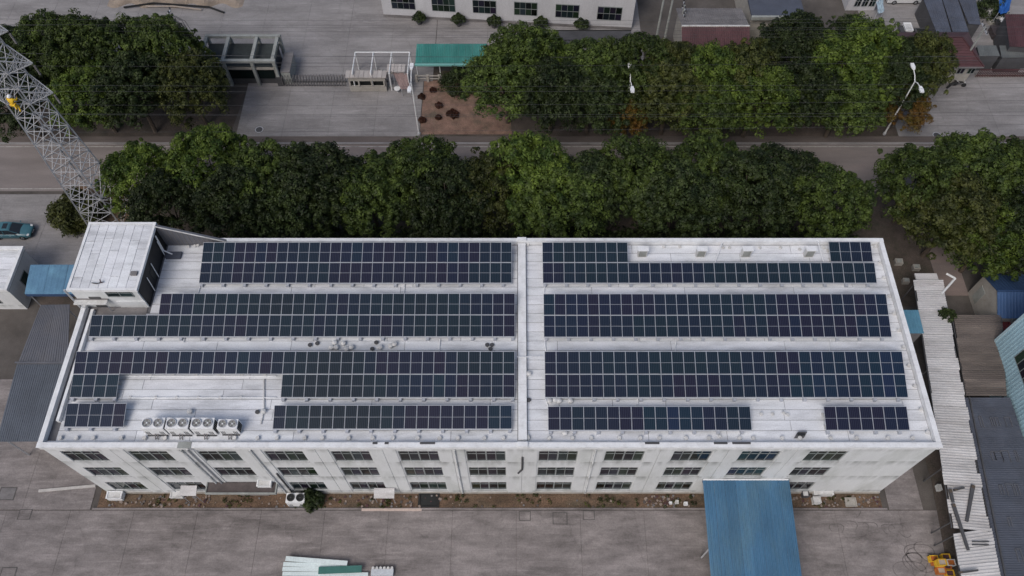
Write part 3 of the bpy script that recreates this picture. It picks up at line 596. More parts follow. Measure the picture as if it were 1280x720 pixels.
# ================================================================== TREES
def leaves(cl, rad, n, size, rng):
    """n leaf quads scattered over clump spheres (centres cl, radii rad)"""
    N = len(cl) * n; d = rng.normal(size=(N, 3)); d /= np.linalg.norm(d, axis=1)[:, None]; d[:, 2] = np.where(d[:, 2] < -.35, -d[:, 2], d[:, 2])
    c = np.repeat(cl, n, 0) + d * (np.repeat(rad, n) * rng.uniform(.72, 1.06, N))[:, None]
    nr = d + rng.normal(size=(N, 3)) * .28 + np.array([0, 0, .12]); nr /= np.linalg.norm(nr, axis=1)[:, None]
    a = np.cross(nr, rng.normal(size=(N, 3))); a /= np.linalg.norm(a, axis=1)[:, None]; b = np.cross(nr, a)
    sz = size * rng.uniform(.7, 1.3, N)[:, None]; a *= sz; b *= sz * .62
    return np.stack([c - a, c - b * .9 + nr * sz * .12, c + a, c + b * .9 + nr * sz * .12], 1).reshape(-1, 3)
def quadmesh(name, co, m):
    me = bpy.data.meshes.new(name); nq = len(co) // 4; me.vertices.add(len(co)); me.vertices.foreach_set('co', co.astype(np.float32).ravel())
    me.loops.add(len(co)); me.loops.foreach_set('vertex_index', np.arange(len(co), dtype=np.int32)); me.polygons.add(nq)
    me.polygons.foreach_set('loop_start', np.arange(0, 4 * nq, 4, dtype=np.int32)); me.polygons.foreach_set('loop_total', np.full(nq, 4, np.int32))
    me.materials.append(m); me.update(calc_edges=True); return me
def crown(seed, kind, Rr=4.6, zr=3.6, zc=6.2, nl=26, lr=(.95, 1.75), cr=(.34, .72), per=54, ls=.14, dens=.78):
    """crown mesh and trunk mesh: limbs end in lobes, lobes carry clumps, clumps carry leaves"""
    rng = np.random.default_rng(seed); L = []; tries = 0
    while len(L) < nl and tries < 4000:
        tries += 1; d = rng.normal(size=3); d /= np.linalg.norm(d)
        if d[2] < -.35: continue
        r = rng.uniform(*lr); k = rng.uniform(.55, 1.0) ** .5
        p = np.array([d[0] * (Rr - r * .75) * k, d[1] * (Rr - r * .75) * k, zc + d[2] * (zr - r * .55) * k])
        if all(np.linalg.norm(p - q) > .62 * (r + s) for q, s in L): L.append((p, r))
    cl = []; rad = []
    for p, r in L:
        n = int(16 * r * r * dens); d = rng.normal(size=(n, 3)); d /= np.linalg.norm(d, axis=1)[:, None]; d[:, 2] = np.where(d[:, 2] < -.5, -d[:, 2], d[:, 2])
        q = p + d * r * rng.uniform(.78, 1.16, n)[:, None]
        keep = np.ones(n, bool)
        for p2, r2 in L:
            if p2 is not p: keep &= np.linalg.norm(q - p2, axis=1) > r2 * .74
        cl += list(q[keep]); rad += list(rng.uniform(*cr, keep.sum()))
    for i in range(34):                                             # stray twigs that break the outline
        d = rng.normal(size=3); d /= np.linalg.norm(d); d[2] = abs(d[2]) * .9 - .1; k = rng.uniform(.95, 1.16); p0 = np.array([d[0] * Rr * k, d[1] * Rr * k, zc + d[2] * zr * k])
        for q_ in range(rng.integers(1, 4)): cl.append(p0 + rng.normal(size=3) * .3); rad.append(rng.uniform(.2, .42))
    me = quadmesh('crown', leaves(np.array(cl), np.array(rad), per, ls, rng), LEAF[kind])
    t = MB(); zt = zc - zr * .35; t.bar((0, 0, -.2), (.1, .05, zt * .55), .26, bark, 7, .2); t.bar((.1, .05, zt * .55), (0, 0, zt), .2, bark, 7, .14)
    for p, r in L[:10]: t.bar((.06, .03, zt * .62), (p * np.array([.8, .8, 1])).tolist(), .11, bark, 5, .04)
    return me, t.mesh('trunk')
VAR = {}
def variant(kind, v, **k):
    key = (kind, v) + tuple(sorted(k.items()))
    if key not in VAR: VAR[key] = crown(hash((v, len(kind))) % 9999 + v * 17, kind, **k)
    return VAR[key]
def tree(px, py, r, kind, v, label, group, zc=6.2, name='broadleaf_tree'):
    q = at(px, py, zc); cm, tm = variant(kind, v); s = r / 4.6; sz = s * random.uniform(.92, 1.05); zz = zc / (6.2)
    t = thing(name, label, 'tree', (q.x, q.y, 0), group); a = random.uniform(0, 6.28); ex = random.uniform(.94, 1.16); ey = 2.08 - ex
    for n, me in (('crown', cm), ('trunk', tm)):
        o = inst(n, me, t, (q.x, q.y, 0), (0, 0, a), (s * ex, s * ey, zz * sz ** .3 * random.uniform(.94, 1.1)))
    return t
NR = 'trees between the factory and the road'
near = [(176, 222, 4.0, 'bright', 0, 'low bright green tree beside the lattice tower base'), (212, 262, 4.2, 'dark', 1, 'very dark tree hard against the wing wall of the stair tower'),
        (262, 215, 4.6, 'bright', 2, 'bright topped tree behind the stair tower, second in the near row'), (300, 258, 4.4, 'dark', 3, 'dark tree behind the left end of the rear left array'), (338, 232, 4.6, 'mid', 4, 'mid green tree third along the near row from the lattice tower'),
        (400, 238, 4.9, 'dark', 5, 'dark round tree behind the rear left array, left of its middle'), (372, 262, 4.0, 'dark', 0, 'low dark tree near the rear parapet, front of the dark round one'),
        (462, 246, 4.7, 'mid', 1, 'mid green tree behind the middle of the rear left array'), (518, 226, 4.9, 'mid', 2, 'tall green tree facing the flower bed across the road'), (560, 252, 4.6, 'dark', 3, 'dark tree behind the right part of the rear left array'),
        (612, 236, 4.2, 'olive', 4, 'olive tree left of the central roof duct'), (662, 226, 4.7, 'bright', 5, 'bright yellow green tree straight behind the central roof duct'), (700, 256, 4.9, 'mid', 0, 'green clumpy tree behind the eight stacked modules'),
        (748, 234, 4.3, 'dark', 1, 'small dark tree right of the bright one by the central duct'), (800, 232, 4.8, 'mid', 2, 'mid green tree behind the first rooftop cabinet'), (842, 256, 4.6, 'dark', 3, 'dark tree near the rear parapet behind the second rooftop cabinet'),
        (884, 226, 4.8, 'mid', 4, 'broad tree behind the second rooftop cabinet, touching the road'), (934, 250, 4.7, 'dark', 5, 'dark tree behind the third rooftop cabinet'), (972, 228, 4.5, 'dark', 0, 'dark tree behind the fourth rooftop cabinet, at the road'),
        (1034, 256, 4.5, 'mid', 2, 'rounded clumpy tree at the right end of the near row by the lane')]
for a in near: tree(*a[:6], NR)
for a in [(1146, 236, 4.7, 'mid', 3, 'tall green tree just right of the lane, beside the road'), (1212, 222, 5.0, 'mid', 1, 'broad green tree at the right, middle of its clump by the road'), (1272, 230, 4.8, 'mid', 5, 'tree at the right photo edge beside the road'),
          (1185, 280, 4.9, 'olive', 4, 'olive tree above the bent white pipe'), (1236, 300, 4.2, 'bright', 2, 'bright tree hanging over the deep blue shed roof'), (1285, 300, 4.4, 'dark', 3, 'dark tree behind the deep blue shed at the right edge')]:
    tree(*a, 'trees right of the lane')
BR = 'trees across the road'
back = [(634, 108, 4.9, 'mid', 0, 'leftmost tree across the road, next to the flower bed', 6.2), (652, 80, 4.3, 'mid', 3, 'tree behind the leftmost one across the road, near the planters', 6.6), (678, 72, 3.6, 'bright', 2, 'small bright green tree below the ground floor windows of the white building', 6.6),
        (690, 120, 4.8, 'dark', 1, 'dark tree across the road between flower bed and middle lamp', 6.0), (742, 92, 4.6, 'mid', 5, 'mid green tree up behind the middle street lamp, left side', 6.6), (738, 122, 4.6, 'dark', 4, 'dark tree left of the middle street lamp', 6.0),
        (796, 96, 4.6, 'mid', 0, 'blue green tree directly behind the middle street lamp', 6.4), (836, 124, 4.5, 'olive', 2, 'olive tree right of the middle street lamp', 6.0), (842, 94, 3.8, 'olive', 4, 'olive tree below the utility poles', 6.6),
        (886, 108, 4.6, 'bright', 3, 'yellow green tree in front of the long maroon roof', 6.4), (880, 134, 4.4, 'mid', 5, 'green tree at the road, in front of the yellow green one', 5.8), (932, 100, 4.3, 'olive', 1, 'pale tipped olive tree at the right end of the long maroon roof', 6.6),
        (944, 128, 4.7, 'bright', 0, 'bright clumpy tree at the road, right of centre', 6.0), (988, 66, 4.3, 'dark', 2, 'very dark tree in front of the dark grey house roof', 6.6), (1000, 118, 4.6, 'dark', 3, 'dark blue green tree at the road, left of the bright tall one', 6.0),
        (1052, 92, 4.9, 'bright', 1, 'large bright green tree left of the pale blue awning', 6.4), (1052, 130, 4.3, 'mid', 4, 'green tree at the verge below the large bright one', 5.8), (1088, 72, 4.2, 'bright', 5, 'bright round tree beside the maroon hip roof', 6.6),
        (1066, 42, 2.9, 'dark', 0, 'small dark tree at the corner of the striped yard', 5.6), (1118, 96, 4.2, 'dark', 2, 'dark green tree behind the right street lamp', 6.2), (1150, 84, 3.9, 'olive', 3, 'olive tree overlapping the maroon hip roof', 6.0), (1004, 44, 3.0, 'dark', 4, 'dark tree behind the very dark one, beside the far house', 5.8)]
for a in back: tree(*a[:6], BR, a[6])
tree(1130, 134, 3.0, 'rust', 1, 'low rusty brown tree at the foot of the right street lamp', BR, 3.6); tree(787, 139, 2.5, 'rust', 3, 'small rusty tree at the middle street lamp', BR, 5.2)
LR = 'trees by the guardhouse'
for a in [(20, 76, 4.7, 'dark', 1, 'dark tree behind the lattice tower crossarms', 6.4), (60, 62, 4.4, 'mid', 3, 'green tree right behind the lattice tower top', 6.6), (112, 78, 4.8, 'mid', 0, 'green tree between lattice tower and guardhouse, rear left', 6.6), (160, 72, 4.5, 'mid', 5, 'green tree rearmost in the clump left of the guardhouse', 6.6),
          (118, 122, 4.7, 'bright', 2, 'bright clumpy tree at the road, left of the gate driveway', 6.0), (170, 122, 4.6, 'dark', 4, 'dark tree at the road in the middle of the guardhouse clump', 6.0), (212, 72, 4.3, 'mid', 1, 'green tree touching the guardhouse pergola', 6.4), (238, 112, 4.4, 'olive', 3, 'olive tree at the corner of the gate driveway', 6.0), (22, 130, 4.3, 'dark', 0, 'dark tree behind the yellow jacketed worker', 5.6)]:
    tree(*a[:6], LR, a[6])
# shrubs
def shrub(px, py, r, kind, label, h=1.0, n=220, zg=0, group=None, name='shrub', cat='shrub', per=16, ls=.13):
    q = at(px, py, zg + r * h * .6); rng = np.random.default_rng(int(px * 7 + py)); d = rng.normal(size=(n, 3)); d /= np.linalg.norm(d, axis=1)[:, None]; d[:, 2] = np.abs(d[:, 2])
    rr = rng.uniform(.55, 1, n) ** .5; cl = d * rr[:, None] * r * np.array([1, 1, h]) * (1 + .18 * np.sin(d[:, :1] * 7 + 2))
    t = thing(name, label, cat, (q.x, q.y, zg), group); me = quadmesh('foliage', leaves(cl, np.full(n, r * .2 + .05), per, ls, rng), LEAF[kind])
    inst('foliage', me, t, (q.x, q.y, zg + .15)); b = MB(); b.bar((0, 0, -.1), (0, 0, r * h * .7), .05, bark, 5)
    for i in range(4): b.bar((0, 0, .1), (.5 * r * math.cos(i * 1.6), .5 * r * math.sin(i * 1.6), r * h * .7), .03, bark, 4)
    inst('stem', b.mesh('stem'), t, (q.x, q.y, zg))
shrub(92, 262, 2.6, 'olive', 'large olive bush on the dirt beside the lattice tower', 1.1, 420, per=20, ls=.17)
shrub(388, 622, 1.0, 'dark', 'round very dark green bush beside the twin fan condenser on the ground', 1.3, 160)
shrub(572, 98, 2.1, 'dark', 'dark bush at the corner of the green carport and the trees', 1.2, 260)
for px, py, r, l in ((527, 121, .36, 'dark red shrub upper left in the flower bed'), (541, 113, .34, 'dark red shrub in the flower bed nearest the green carport'), (548, 132, .38, 'dark red shrub in the middle of the flower bed'), (566, 142, .62, 'largest dark red shrub in the flower bed'), (527, 150, .38, 'dark red shrub lowest left in the flower bed, by the lamp'), (548, 147, .3, 'smallest dark red shrub in the flower bed')):
    shrub(px, py, r, 'red', l, .9, 60, group='dark red shrubs in the flower bed', per=14)
shrub(1184, 394, .75, 'dark', 'dark plant sprawling over the edge of the long white shed roof', .5, 34, zg=3.9); shrub(1240, 8, 1.9, 'dark', 'dark bush among clutter at the far right top', 1.0, 200)

# ================================================================== LATTICE TOWER AND WORKER
tsteel = M('tower steel', (.40, .405, .42), .6, .15, 1.5, metal=.2)
LT = at(149, 283); lt = thing('lattice_tower', 'tall galvanised lattice power tower leaning up the left side', 'pylon', LT); LX, LY = LT.x, LT.y
levels = [0, 2.6, 5.0, 7.3, 9.5, 11.6, 13.6, 15.5, 17.4, 19.2, 21.0, 22.8, 24.6, 26.4, 28.2, 30]
def hw_(z): return 1.95 - .72 * min(z, 17) / 17 - .35 * max(0, z - 17) / 12
def lp(i, z): a = hw_(z); return Vector((LX + a * (-1, 1, 1, -1)[i], LY + a * (-1, -1, 1, 1)[i], z))
for i in range(4):
    b = MB(); b.bar(lp(i, -.3), lp(i, 17), .095, tsteel); b.bar(lp(i, 17), lp(i, 30), .08, tsteel); b.build('leg', lt)
for k in range(len(levels) - 1):
    z0, z1 = levels[k], levels[k + 1]
    for i in range(4):
        j = (i + 1) % 4
        b = MB(); b.bar(lp(i, z0), lp(j, z1), .036, tsteel); b.build('brace', lt)
        b = MB(); b.bar(lp(j, z0), lp(i, z1), .036, tsteel); b.build('brace', lt)
        b = MB(); b.bar(lp(i, z1), lp(j, z1), .045, tsteel); b.build('cross_strut', lt)
        if k < 5:
            mid0 = (lp(i, z0) + lp(j, z0)) / 2; b = MB(); b.bar(mid0, (lp(i, z0) * .5 + lp(i, z1) * .5), .028, tsteel); b.build('brace', lt); b = MB(); b.bar(mid0, (lp(j, z0) * .5 + lp(j, z1) * .5), .028, tsteel); b.build('brace', lt)
def crossarm(z, side, L):
    a = hw_(z); tip = Vector((LX + side * (a + L), LY, z + .3)); b = MB()
    r0 = [Vector((LX + side * a, LY + s * a, zz)) for zz in (z, z + 1.5) for s in (-1, 1)]
    for p in r0: b.bar(p, tip + Vector((0, 0, 0)), .055, tsteel)
    for t in (.2, .42, .64, .84):
        q = [p.lerp(tip, t) for p in r0]; b.bar(q[0], q[1], .032, tsteel); b.bar(q[2], q[3], .032, tsteel); b.bar(q[0], q[2], .032, tsteel); b.bar(q[1], q[3], .032, tsteel)
        q2 = [p.lerp(tip, t - .2) for p in r0]; b.bar(q2[0], q[2], .028, tsteel); b.bar(q2[1], q[3], .028, tsteel); b.bar(q2[0], q[1], .028, tsteel)
    ao = b.build('crossarm', lt)
    c = MB()
    for i in range(7): c.cyl(tip.x, tip.y, tip.z - .35 - i * .16, tip.z - .28 - i * .16, .10, greysteel, 8)
    c.bar(tip, tip - Vector((0, 0, 1.5)), .03, darkgrey); c.build('insulator', ao)
for z, L in ((21.0, 1.9), (24.6, 2.0), (28.2, 1.9)):
    for s in (-1, 1): crossarm(z, s, L)
# the worker: one skinned body, jacket, trousers and helmet over it
def figure(label, loc, rotz, jacket, lower, joints):
    t = thing('person', label, 'person', loc); t.rotation_euler = (0, 0, 0)
    def skinm(name, pts, edges, rad, m, parent, sub=1):
        me = bpy.data.meshes.new(name); c, s_ = math.cos(rotz), math.sin(rotz)
        me.from_pydata([(p[0] * c - p[1] * s_, p[0] * s_ + p[1] * c, p[2]) for p in pts], edges, []); o = bpy.data.objects.new(name, me); COL.objects.link(o); o.parent = parent; me.materials.append(m)
        md = o.modifiers.new('skin', 'SKIN'); md.use_smooth_shade = True
        for i, r in enumerate(rad): me.skin_vertices[0].data[i].radius = (r, r)
        me.skin_vertices[0].data[0].use_root = True
        s2 = o.modifiers.new('sub', 'SUBSURF'); s2.levels = sub; s2.render_levels = sub; return o
    J = joints; V = []; E = []; Rd = []
    def chain(names, rads, start=None):
        prev = start
        for n, r in zip(names, rads):
            V.append(J[n] if isinstance(n, str) else n); Rd.append(r); k = len(V) - 1
            if prev is not None: E.append((prev, k))
            prev = k
        return prev
    pv = chain(['pelvis'], [.13]); ch = chain(['waist', 'chest'], [.12, .15], pv); nk = chain(['neck'], [.055], ch); chain(['head', 'crown'], [.095, .085], nk)
    for s in 'LR':
        e = chain(['sh' + s, 'el' + s, 'wr' + s], [.065, .045, .032], ch); w_ = Vector(J['wr' + s]); f = (w_ - Vector(J['el' + s])).normalized(); sd_ = f.cross(Vector((0, 1, .2))).normalized()
        pm = chain([tuple(w_ + f * .07)], [.034], e)
        for q, ln in ((-.03, .075), (-.01, .09), (.01, .085), (.03, .065)): chain([tuple(w_ + f * .10 + sd_ * q), tuple(w_ + f * (.10 + ln * .5) + sd_ * q * 1.2 + Vector((0, .02, -.01)))], [.010, .008], pm)
        chain([tuple(w_ + f * .05 + sd_ * .05)], [.011], pm)
        chain(['hip' + s, 'kn' + s, 'an' + s, 'toe' + s], [.095, .065, .045, .04], pv)
    body = skinm('body', V, E, Rd, skin, t)
    skinm('jacket', [J['pelvis'], J['waist'], J['chest'], J['neck'], J['shL'], J['elL'], J['wrL'], J['shR'], J['elR'], J['wrR']], [(0, 1), (1, 2), (2, 3), (2, 4), (4, 5), (5, 6), (2, 7), (7, 8), (8, 9)], [.17, .17, .20, .07, .10, .075, .055, .10, .075, .055], jacket, t)
    skinm('trousers', [J['pelvis'], J['hipL'], J['knL'], J['anL'], J['hipR'], J['knR'], J['anR']], [(0, 1), (1, 2), (2, 3), (0, 4), (4, 5), (5, 6)], [.16, .115, .085, .065, .115, .085, .065], lower, t)
    c, s_ = math.cos(rotz), math.sin(rotz); rot = lambda p: (p[0] * c - p[1] * s_, p[0] * s_ + p[1] * c, p[2])
    hd = rot(J['crown']); b = MB(); b.ball((hd[0], hd[1], hd[2] + .02), .145, whitepaint, 12, 8, (1, 1.1, .85)); b.cyl(hd[0], hd[1], hd[2] - .04, hd[2] - .015, .18, whitepaint, 14, .17)
    o = bpy.data.objects.new('helmet', b.mesh('helmet', smooth=True)); COL.objects.link(o); o.parent = t
    b = MB()
    for ex in (-.035, .035): p = rot((J['head'][0] + ex, J['head'][1] + .085, J['head'][2] + .01)); b.ball(p, .014, darkm, 6, 4)
    p = rot((J['head'][0], J['head'][1] + .10, J['head'][2] - .02)); b.ball(p, .018, skin, 6, 4); p = rot((J['head'][0], J['head'][1] + .088, J['head'][2] - .055)); b.ball(p, .02, maroon, 6, 4, (1.2, .4, .4))
    for ex in (-.095, .095): p = rot((J['head'][0] + ex, J['head'][1], J['head'][2])); b.ball(p, .025, skin, 6, 4, (.4, .8, 1.2))
    o = bpy.data.objects.new('face', b.mesh('face')); COL.objects.link(o); o.parent = t
    return t
climb = dict(pelvis=(0, 0, .95), waist=(0, .02, 1.1), chest=(0, .06, 1.34), neck=(0, .10, 1.5), head=(0, .14, 1.62), crown=(0, .14, 1.70), shL=(-.19, .06, 1.40), elL=(-.33, .22, 1.32), wrL=(-.26, .42, 1.48), shR=(.19, .06, 1.40), elR=(.36, .18, 1.22), wrR=(.28, .42, 1.26),
             hipL=(-.10, 0, .9), knL=(-.15, .26, .58), anL=(-.13, .12, .16), toeL=(-.14, .30, .10), hipR=(.10, 0, .9), knR=(.17, .12, .48), anR=(.15, -.02, .06), toeR=(.16, .18, .02))
wz = 20.4; a_ = hw_(wz)
wk = figure('worker in a yellow jacket and white helmet climbing the lattice tower', (LX - .1, LY - a_ - .42, wz), 0, hivis, hivis, climb); wk.scale = (1.2, 1.2, 1.1)

# ================================================================== NEIGHBOURING BUILDINGS, LEFT
def rect(px0, py0, px1, py1, z):
    a, b_ = at(px0, py0, z), at(px1, py1, z); return min(a.x, b_.x), max(a.x, b_.x), min(a.y, b_.y), max(a.y, b_.y)
# small white building at the left edge
x1, y0, y1 = -53.0, 42.3, 47.5; x0 = -64.0; H0 = 4.0
t = thing('white_outbuilding', 'small white flat roofed building at the left photo edge', 'building', (-58, 45, 0))
p = MB(); p.box(x0, x1, y0, y1, -.1, H0 - .2, wallwhite); p.build('wall', t)
p = MB(); p.box(x0 - .1, x1 + .08, y0 - .1, y1 + .1, H0 - .198, H0 - .1, joint); rf = p.build('roof', t)
p = MB(); p.box(x0 - .1, x1 + .12, y1 - .2, y1 + .14, H0 - .1, H0 + .3, parapetw); p.box(x1 - .2, x1 + .12, y0 - .14, y1 - .2, H0 - .1, H0 + .297, parapetw); p.box(x0 - .1, x1 - .2, y0 - .14, y0 + .12, H0 - .1, H0 + .294, parapetw); p.build('parapet', t)
n = 6; dd = (y1 - y0 - .36) / n
for i in range(n):
    for k in range(2): inst('roof_slab', slabm(5.3, dd), rf, (x0 + .1 + 2.65 + 5.3 * k, y0 + .14 + (i + .5) * dd, H0 - .03 + random.uniform(-.006, .006)))
p = MB(); p.box(x1 + .002, x1 + .05, 44.2, 45.6, 1.5, 2.8, frame_m); wo = p.build('window', t); p = MB(); p.box(x1 + .052, x1 + .06, 44.28, 45.52, 1.58, 2.72, winglass); p.build('pane', wo)
wo = window_at(-56.6, -54.9, 1.3, 2.6, y0 - .07, t, panes=2, sill=False, d=.065)
# blue flat roof between it and the stair tower
t = thing('blue_link_roof', 'flat sky blue roof between the small white building and the stair tower', 'roof', (-46, 43.5, 0))
a, c = at(38, 331, 3.8), at(30, 367, 3.8); sheets(t, (c.x, c.y, 3.7), (-39.4, c.y, 3.7), (a.x, a.y, 3.8), (-39.4, a.y, 3.8), blueflat, 2.2, 3, .015)
p = MB(); p.box(c.x + .1, -39.4, c.y - .05, c.y + .05, 3.3, 3.68, deepblue); p.build('fascia', t)
for xx in (-51, -47, -43, -40): p = MB(); p.bar((xx, c.y + .15, 0), (xx, c.y + .15, 3.66), .07, galv); p.build('post', t); p = MB(); p.bar((xx, a.y - .2, 0), (xx, a.y - .2, 3.7), .07, galv); p.build('post', t)
p = MB(); p.box(a.x, -39.4, a.y + .12, a.y + .22, 0, .5, cream); p.build('rear_wall', t)
# grey ribbed shed along the factory's left wall
t = thing('grey_lean_to', 'grey ribbed lean-to roof along the left wall of the factory', 'shed', (-44, 33, 0))
sheets(t, (-48.5, 33.3, 5.0), (-43.5, 33.3, 5.15), (-48.2, 39.9, 5.1), (-45.2, 39.9, 5.2), greysheet, 1.0, 5, .035)
sheets(t, (-48.0, 25.5, 4.85), (-39.2, 25.5, 5.0), (-48.6, 33.5, 4.95), (-39.2, 33.5, 5.1), slate if False else M('lower grey sheet', (.105, .12, .145), .6, .12, .5, (.08, .09, .105), .3, .6, rnd=.05), 1.0, 5, .035)
p = MB(); p.box(-48.7, -39.2, 33.36, 33.52, 5.14, 5.2, greysheet); p.build('flashing', t)
for xx, yy in ((-47.6, 25.9), (-43.5, 25.9), (-39.5, 25.9), (-47.9, 33.3), (-47.8, 39.5), (-45.4, 39.5)): p = MB(); p.bar((xx, yy, 0), (xx, yy, 4.85), .09, galv); p.build('post', t)
p = MB(); p.box(-47.8, -39.3, 25.75, 25.85, 4.3, 4.8, stone); p.build('fascia', t)
p = MB(); p.box(-47.6, -39.3, 27.3, 27.45, 0, 4.4, stone); p.build('rear_wall', t)

# ================================================================== RIGHT SIDE SHEDS
ZS = 4.0
def shedroof(name, label, cat, quad, m, width, ribs, h, jit, zj, posts=True, **k):
    c = sum((Vector(q) for q in quad), Vector()) / 4; t = thing(name, label, cat, (c.x, c.y, 0))
    sheets(t, *quad, m, width, ribs, h, jit=jit, zj=zj, **k)
    if posts:
        for a_, b_ in ((quad[0], quad[1]), (quad[2], quad[3])):
            for f in np.linspace(.02, .98, max(2, int((Vector(a_) - Vector(b_)).length / 4))):
                q = Vector(a_).lerp(Vector(b_), f); p = MB(); p.bar((q.x, q.y, 0), (q.x, q.y, q.z - .03), .07, darkgrey); p.build('post', t)
            p = MB(); p.bar(Vector(a_) - Vector((0, 0, .06)), Vector(b_) - Vector((0, 0, .06)), .06, darkgrey); p.build('purlin', t)
    return t
A1, A2 = at(1142, 350, ZS), at(1178, 350, ZS); B1, B2 = at(1190, 660, ZS), at(1236, 664, ZS)
ws = shedroof('white_shed', 'long narrow shed of weathered white sheets along the factory right side', 'shed', (B1, A1, B2, A2), whitesheet, 1.3, 5, .06, .14, .014, tilt=.03)
B3, B4 = at(1192, 667, ZS - .1), at(1238, 660, ZS - .1); C1, C2 = at(1212, 790, ZS - .3), at(1266, 790, ZS - .3)
shedroof('white_shed', 'short white sheet shed roof in the lower right beyond a dark gap', 'shed', (C1, B3, C2, B4), whitesheet, 1.3, 5, .06, .08, .012)
p = MB(); p.hexa([(A1.x + .4, A1.y), (A2.x - .3, A2.y), (A2.x - .3, A2.y + .9), (A1.x + .4, A1.y + .9)], ZS - .3, ZS - .12, whitesheet); p.build('end_flap', ws)
for k, (pa, pb, pc, wd, l) in enumerate((((1187, 612), (1191, 628), None, .2, 'short dark timber leaning at the left edge of the white shed roof'), ((1191, 630), (1210, 688), None, .2, 'longest dark timber lying aslant across the gap in the white shed roof'), ((1216, 607), (1208, 652), None, .22, 'straight dark timber lying alone on the white shed roof'), ((1192, 613), (1205, 610), None, .1, 'thin bent bar beside the dark timbers on the white shed'), ((1198, 716), (1222, 713), None, .13, 'grey bar across the lower white shed roof'))):
    a, c = at(*pa, ZS + .16), at(*pb, ZS + .16); t = thing('timber', l, 'timber', a, 'timbers on the white sheds'); p = MB(); d = (c - a).normalized(); s_ = Vector((-d.y, d.x, 0)) * wd * .75
    q = [a - s_, c - s_ * .7, c + s_ * .7, a + s_]; p.hexa([(v.x, v.y) for v in q], ZS + .12, ZS + .3, darkgrey); p.build('beam', t)
    p = MB(); p.hexa([(v.x, v.y) for v in [a - s_ * .9, a + d * .3 - s_ * .9, a + d * .3 + s_ * .9, a + s_ * .9]], ZS + .302, ZS + .33, bark); p.build('end_plate', t)
for py in (677, 681):
    a, c = at(1215, py, ZS), at(1236, py, ZS); t = thing('slat', ('upper' if py == 677 else 'lower') + ' one of two short dark slats on the lower white shed roof', 'slat', a, 'pair of slats'); p = MB(); p.bar((a.x, a.y, ZS + .02), (c.x, c.y, ZS + .02), .06, darkgrey); p.build('bar', t)
# bent white pipe and white panel by the end of the shed
t = thing('bent_pipe', 'bent white pipe above the far end of the long white shed', 'pipe', at(1178, 366, 0)); p = MB(); p.tube([at(1178, 366, 4.1), at(1194, 348, 4.3), at(1183, 342, 4.2)], .12, pipewhite, 8); p.build('tube', t)
p = MB(); q = at(1178, 366, 4.1); p.cyl(q.x, q.y, 0, 4.15, .1, pipewhite, 8); p.build('riser', t)
for px, py, s_, l in ((1146, 333, .55, 'pale square crate in the dark passage at the factory rear corner'), (1124, 326, .6, 'pale rubble block beside the factory right wall near the rear corner'), (1133, 350, .5, 'pale board leaning at the left end of the white shed')):
    q = at(px, py, .5); t = thing('pale_block', l, 'block', (q.x, q.y, 0)); p = MB(); s_ *= .75; p.hexa([(q.x - s_, q.y - s_ * .7), (q.x + s_ * .9, q.y - s_ * .8), (q.x + s_, q.y + s_ * .7), (q.x - s_ * .8, q.y + s_ * .8)], 0, .5, cream); p.build('body', t); p = MB(); p.box(q.x - s_ * .6, q.x + s_ * .6, q.y - s_ * .5, q.y + s_ * .5, .502, .6, stone); p.build('lid', t)
# small blue lean-to against the factory's right wall
a, c = at(1134, 388, 5.2), at(1156, 416, 5.2); x0, x1, y0, y1 = BX1 + .06, c.x, c.y, a.y
t = thing('blue_hut', 'small box with blue ribbed roof between the factory and the white shed', 'hut', (x0 + 1, y0 + 1, 0)); p = MB(); p.box(x0, x1 - .1, y0 + .1, y1 - .1, 0, 5.0, greysteel); p.build('wall', t); sheets(t, (x0, y0, 5.1), (x1, y0, 5.05), (x0, y1, 5.3), (x1, y1, 5.25), M('hut blue', (.10, .24, .33), .5, .12, 1), .9, 3, .04)
# brown and slate roofs, pale blue building, deep blue shed
q0, q1, q2, q3 = at(1208, 495, 3.6), at(1258, 495, 3.6), at(1190, 394, 3.6), at(1252, 394, 3.6)
shedroof('brown_shed', 'shed roof of rusty brown sheets right of the long white shed', 'shed', (q0, q2, q1, q3), brownsheet, .95, 4, .06, .12, .03, tilt=.05)
q0, q1, q2, q3 = at(1259, 760, 3.5), at(1350, 760, 3.5), at(1205, 497, 3.5), at(1262, 497, 3.5)
sl = shedroof('slate_shed', 'long dark slate blue ribbed roof between white sheds and pale blue building', 'shed', (q0, q2, q1, q3), slate, 1.0, 5, .04, .03, .01)
for py in (527, 570, 612, 652, 694):
    for f in (.35, .52, .68, .88) if py < 640 else (.4, .85):
        xa = 1205 + (py - 497) * .205; xb = 1254 + (py - 497) * .33; q = at(xa + (xb - xa) * f + random.uniform(-3, 3), py, 3.6); p = MB(); w_, h_ = random.uniform(.12, .4), random.uniform(.4, .6)
        for (u0, u1, v0, v1) in ((-w_, -w_ + .05, -h_, h_), (w_ - .05, w_, -h_, h_), (-w_ + .05, w_ - .05, h_ - .05, h_)): p.box(q.x + u0, q.x + u1, q.y + v0, q.y + v1, 3.5, 3.64, greysheet)
        p.build('roof_bracket', sl)
for f in (.12,):
    a, c = q0.lerp(q1, .05), q2.lerp(q3, .1); p = MB(); p.bar(a + Vector((0, 0, .14)), c + Vector((0, 0, .14)), .09, darkgrey); p.build('ridge_pipe', sl)
q = at(1240, 432, 3.0); PX = q.x; PY = q.y
t = thing('pale_blue_building', 'tall pale blue metal clad building at the right photo edge', 'building', (PX + 10, PY - 12, 0))
HB = 14.0
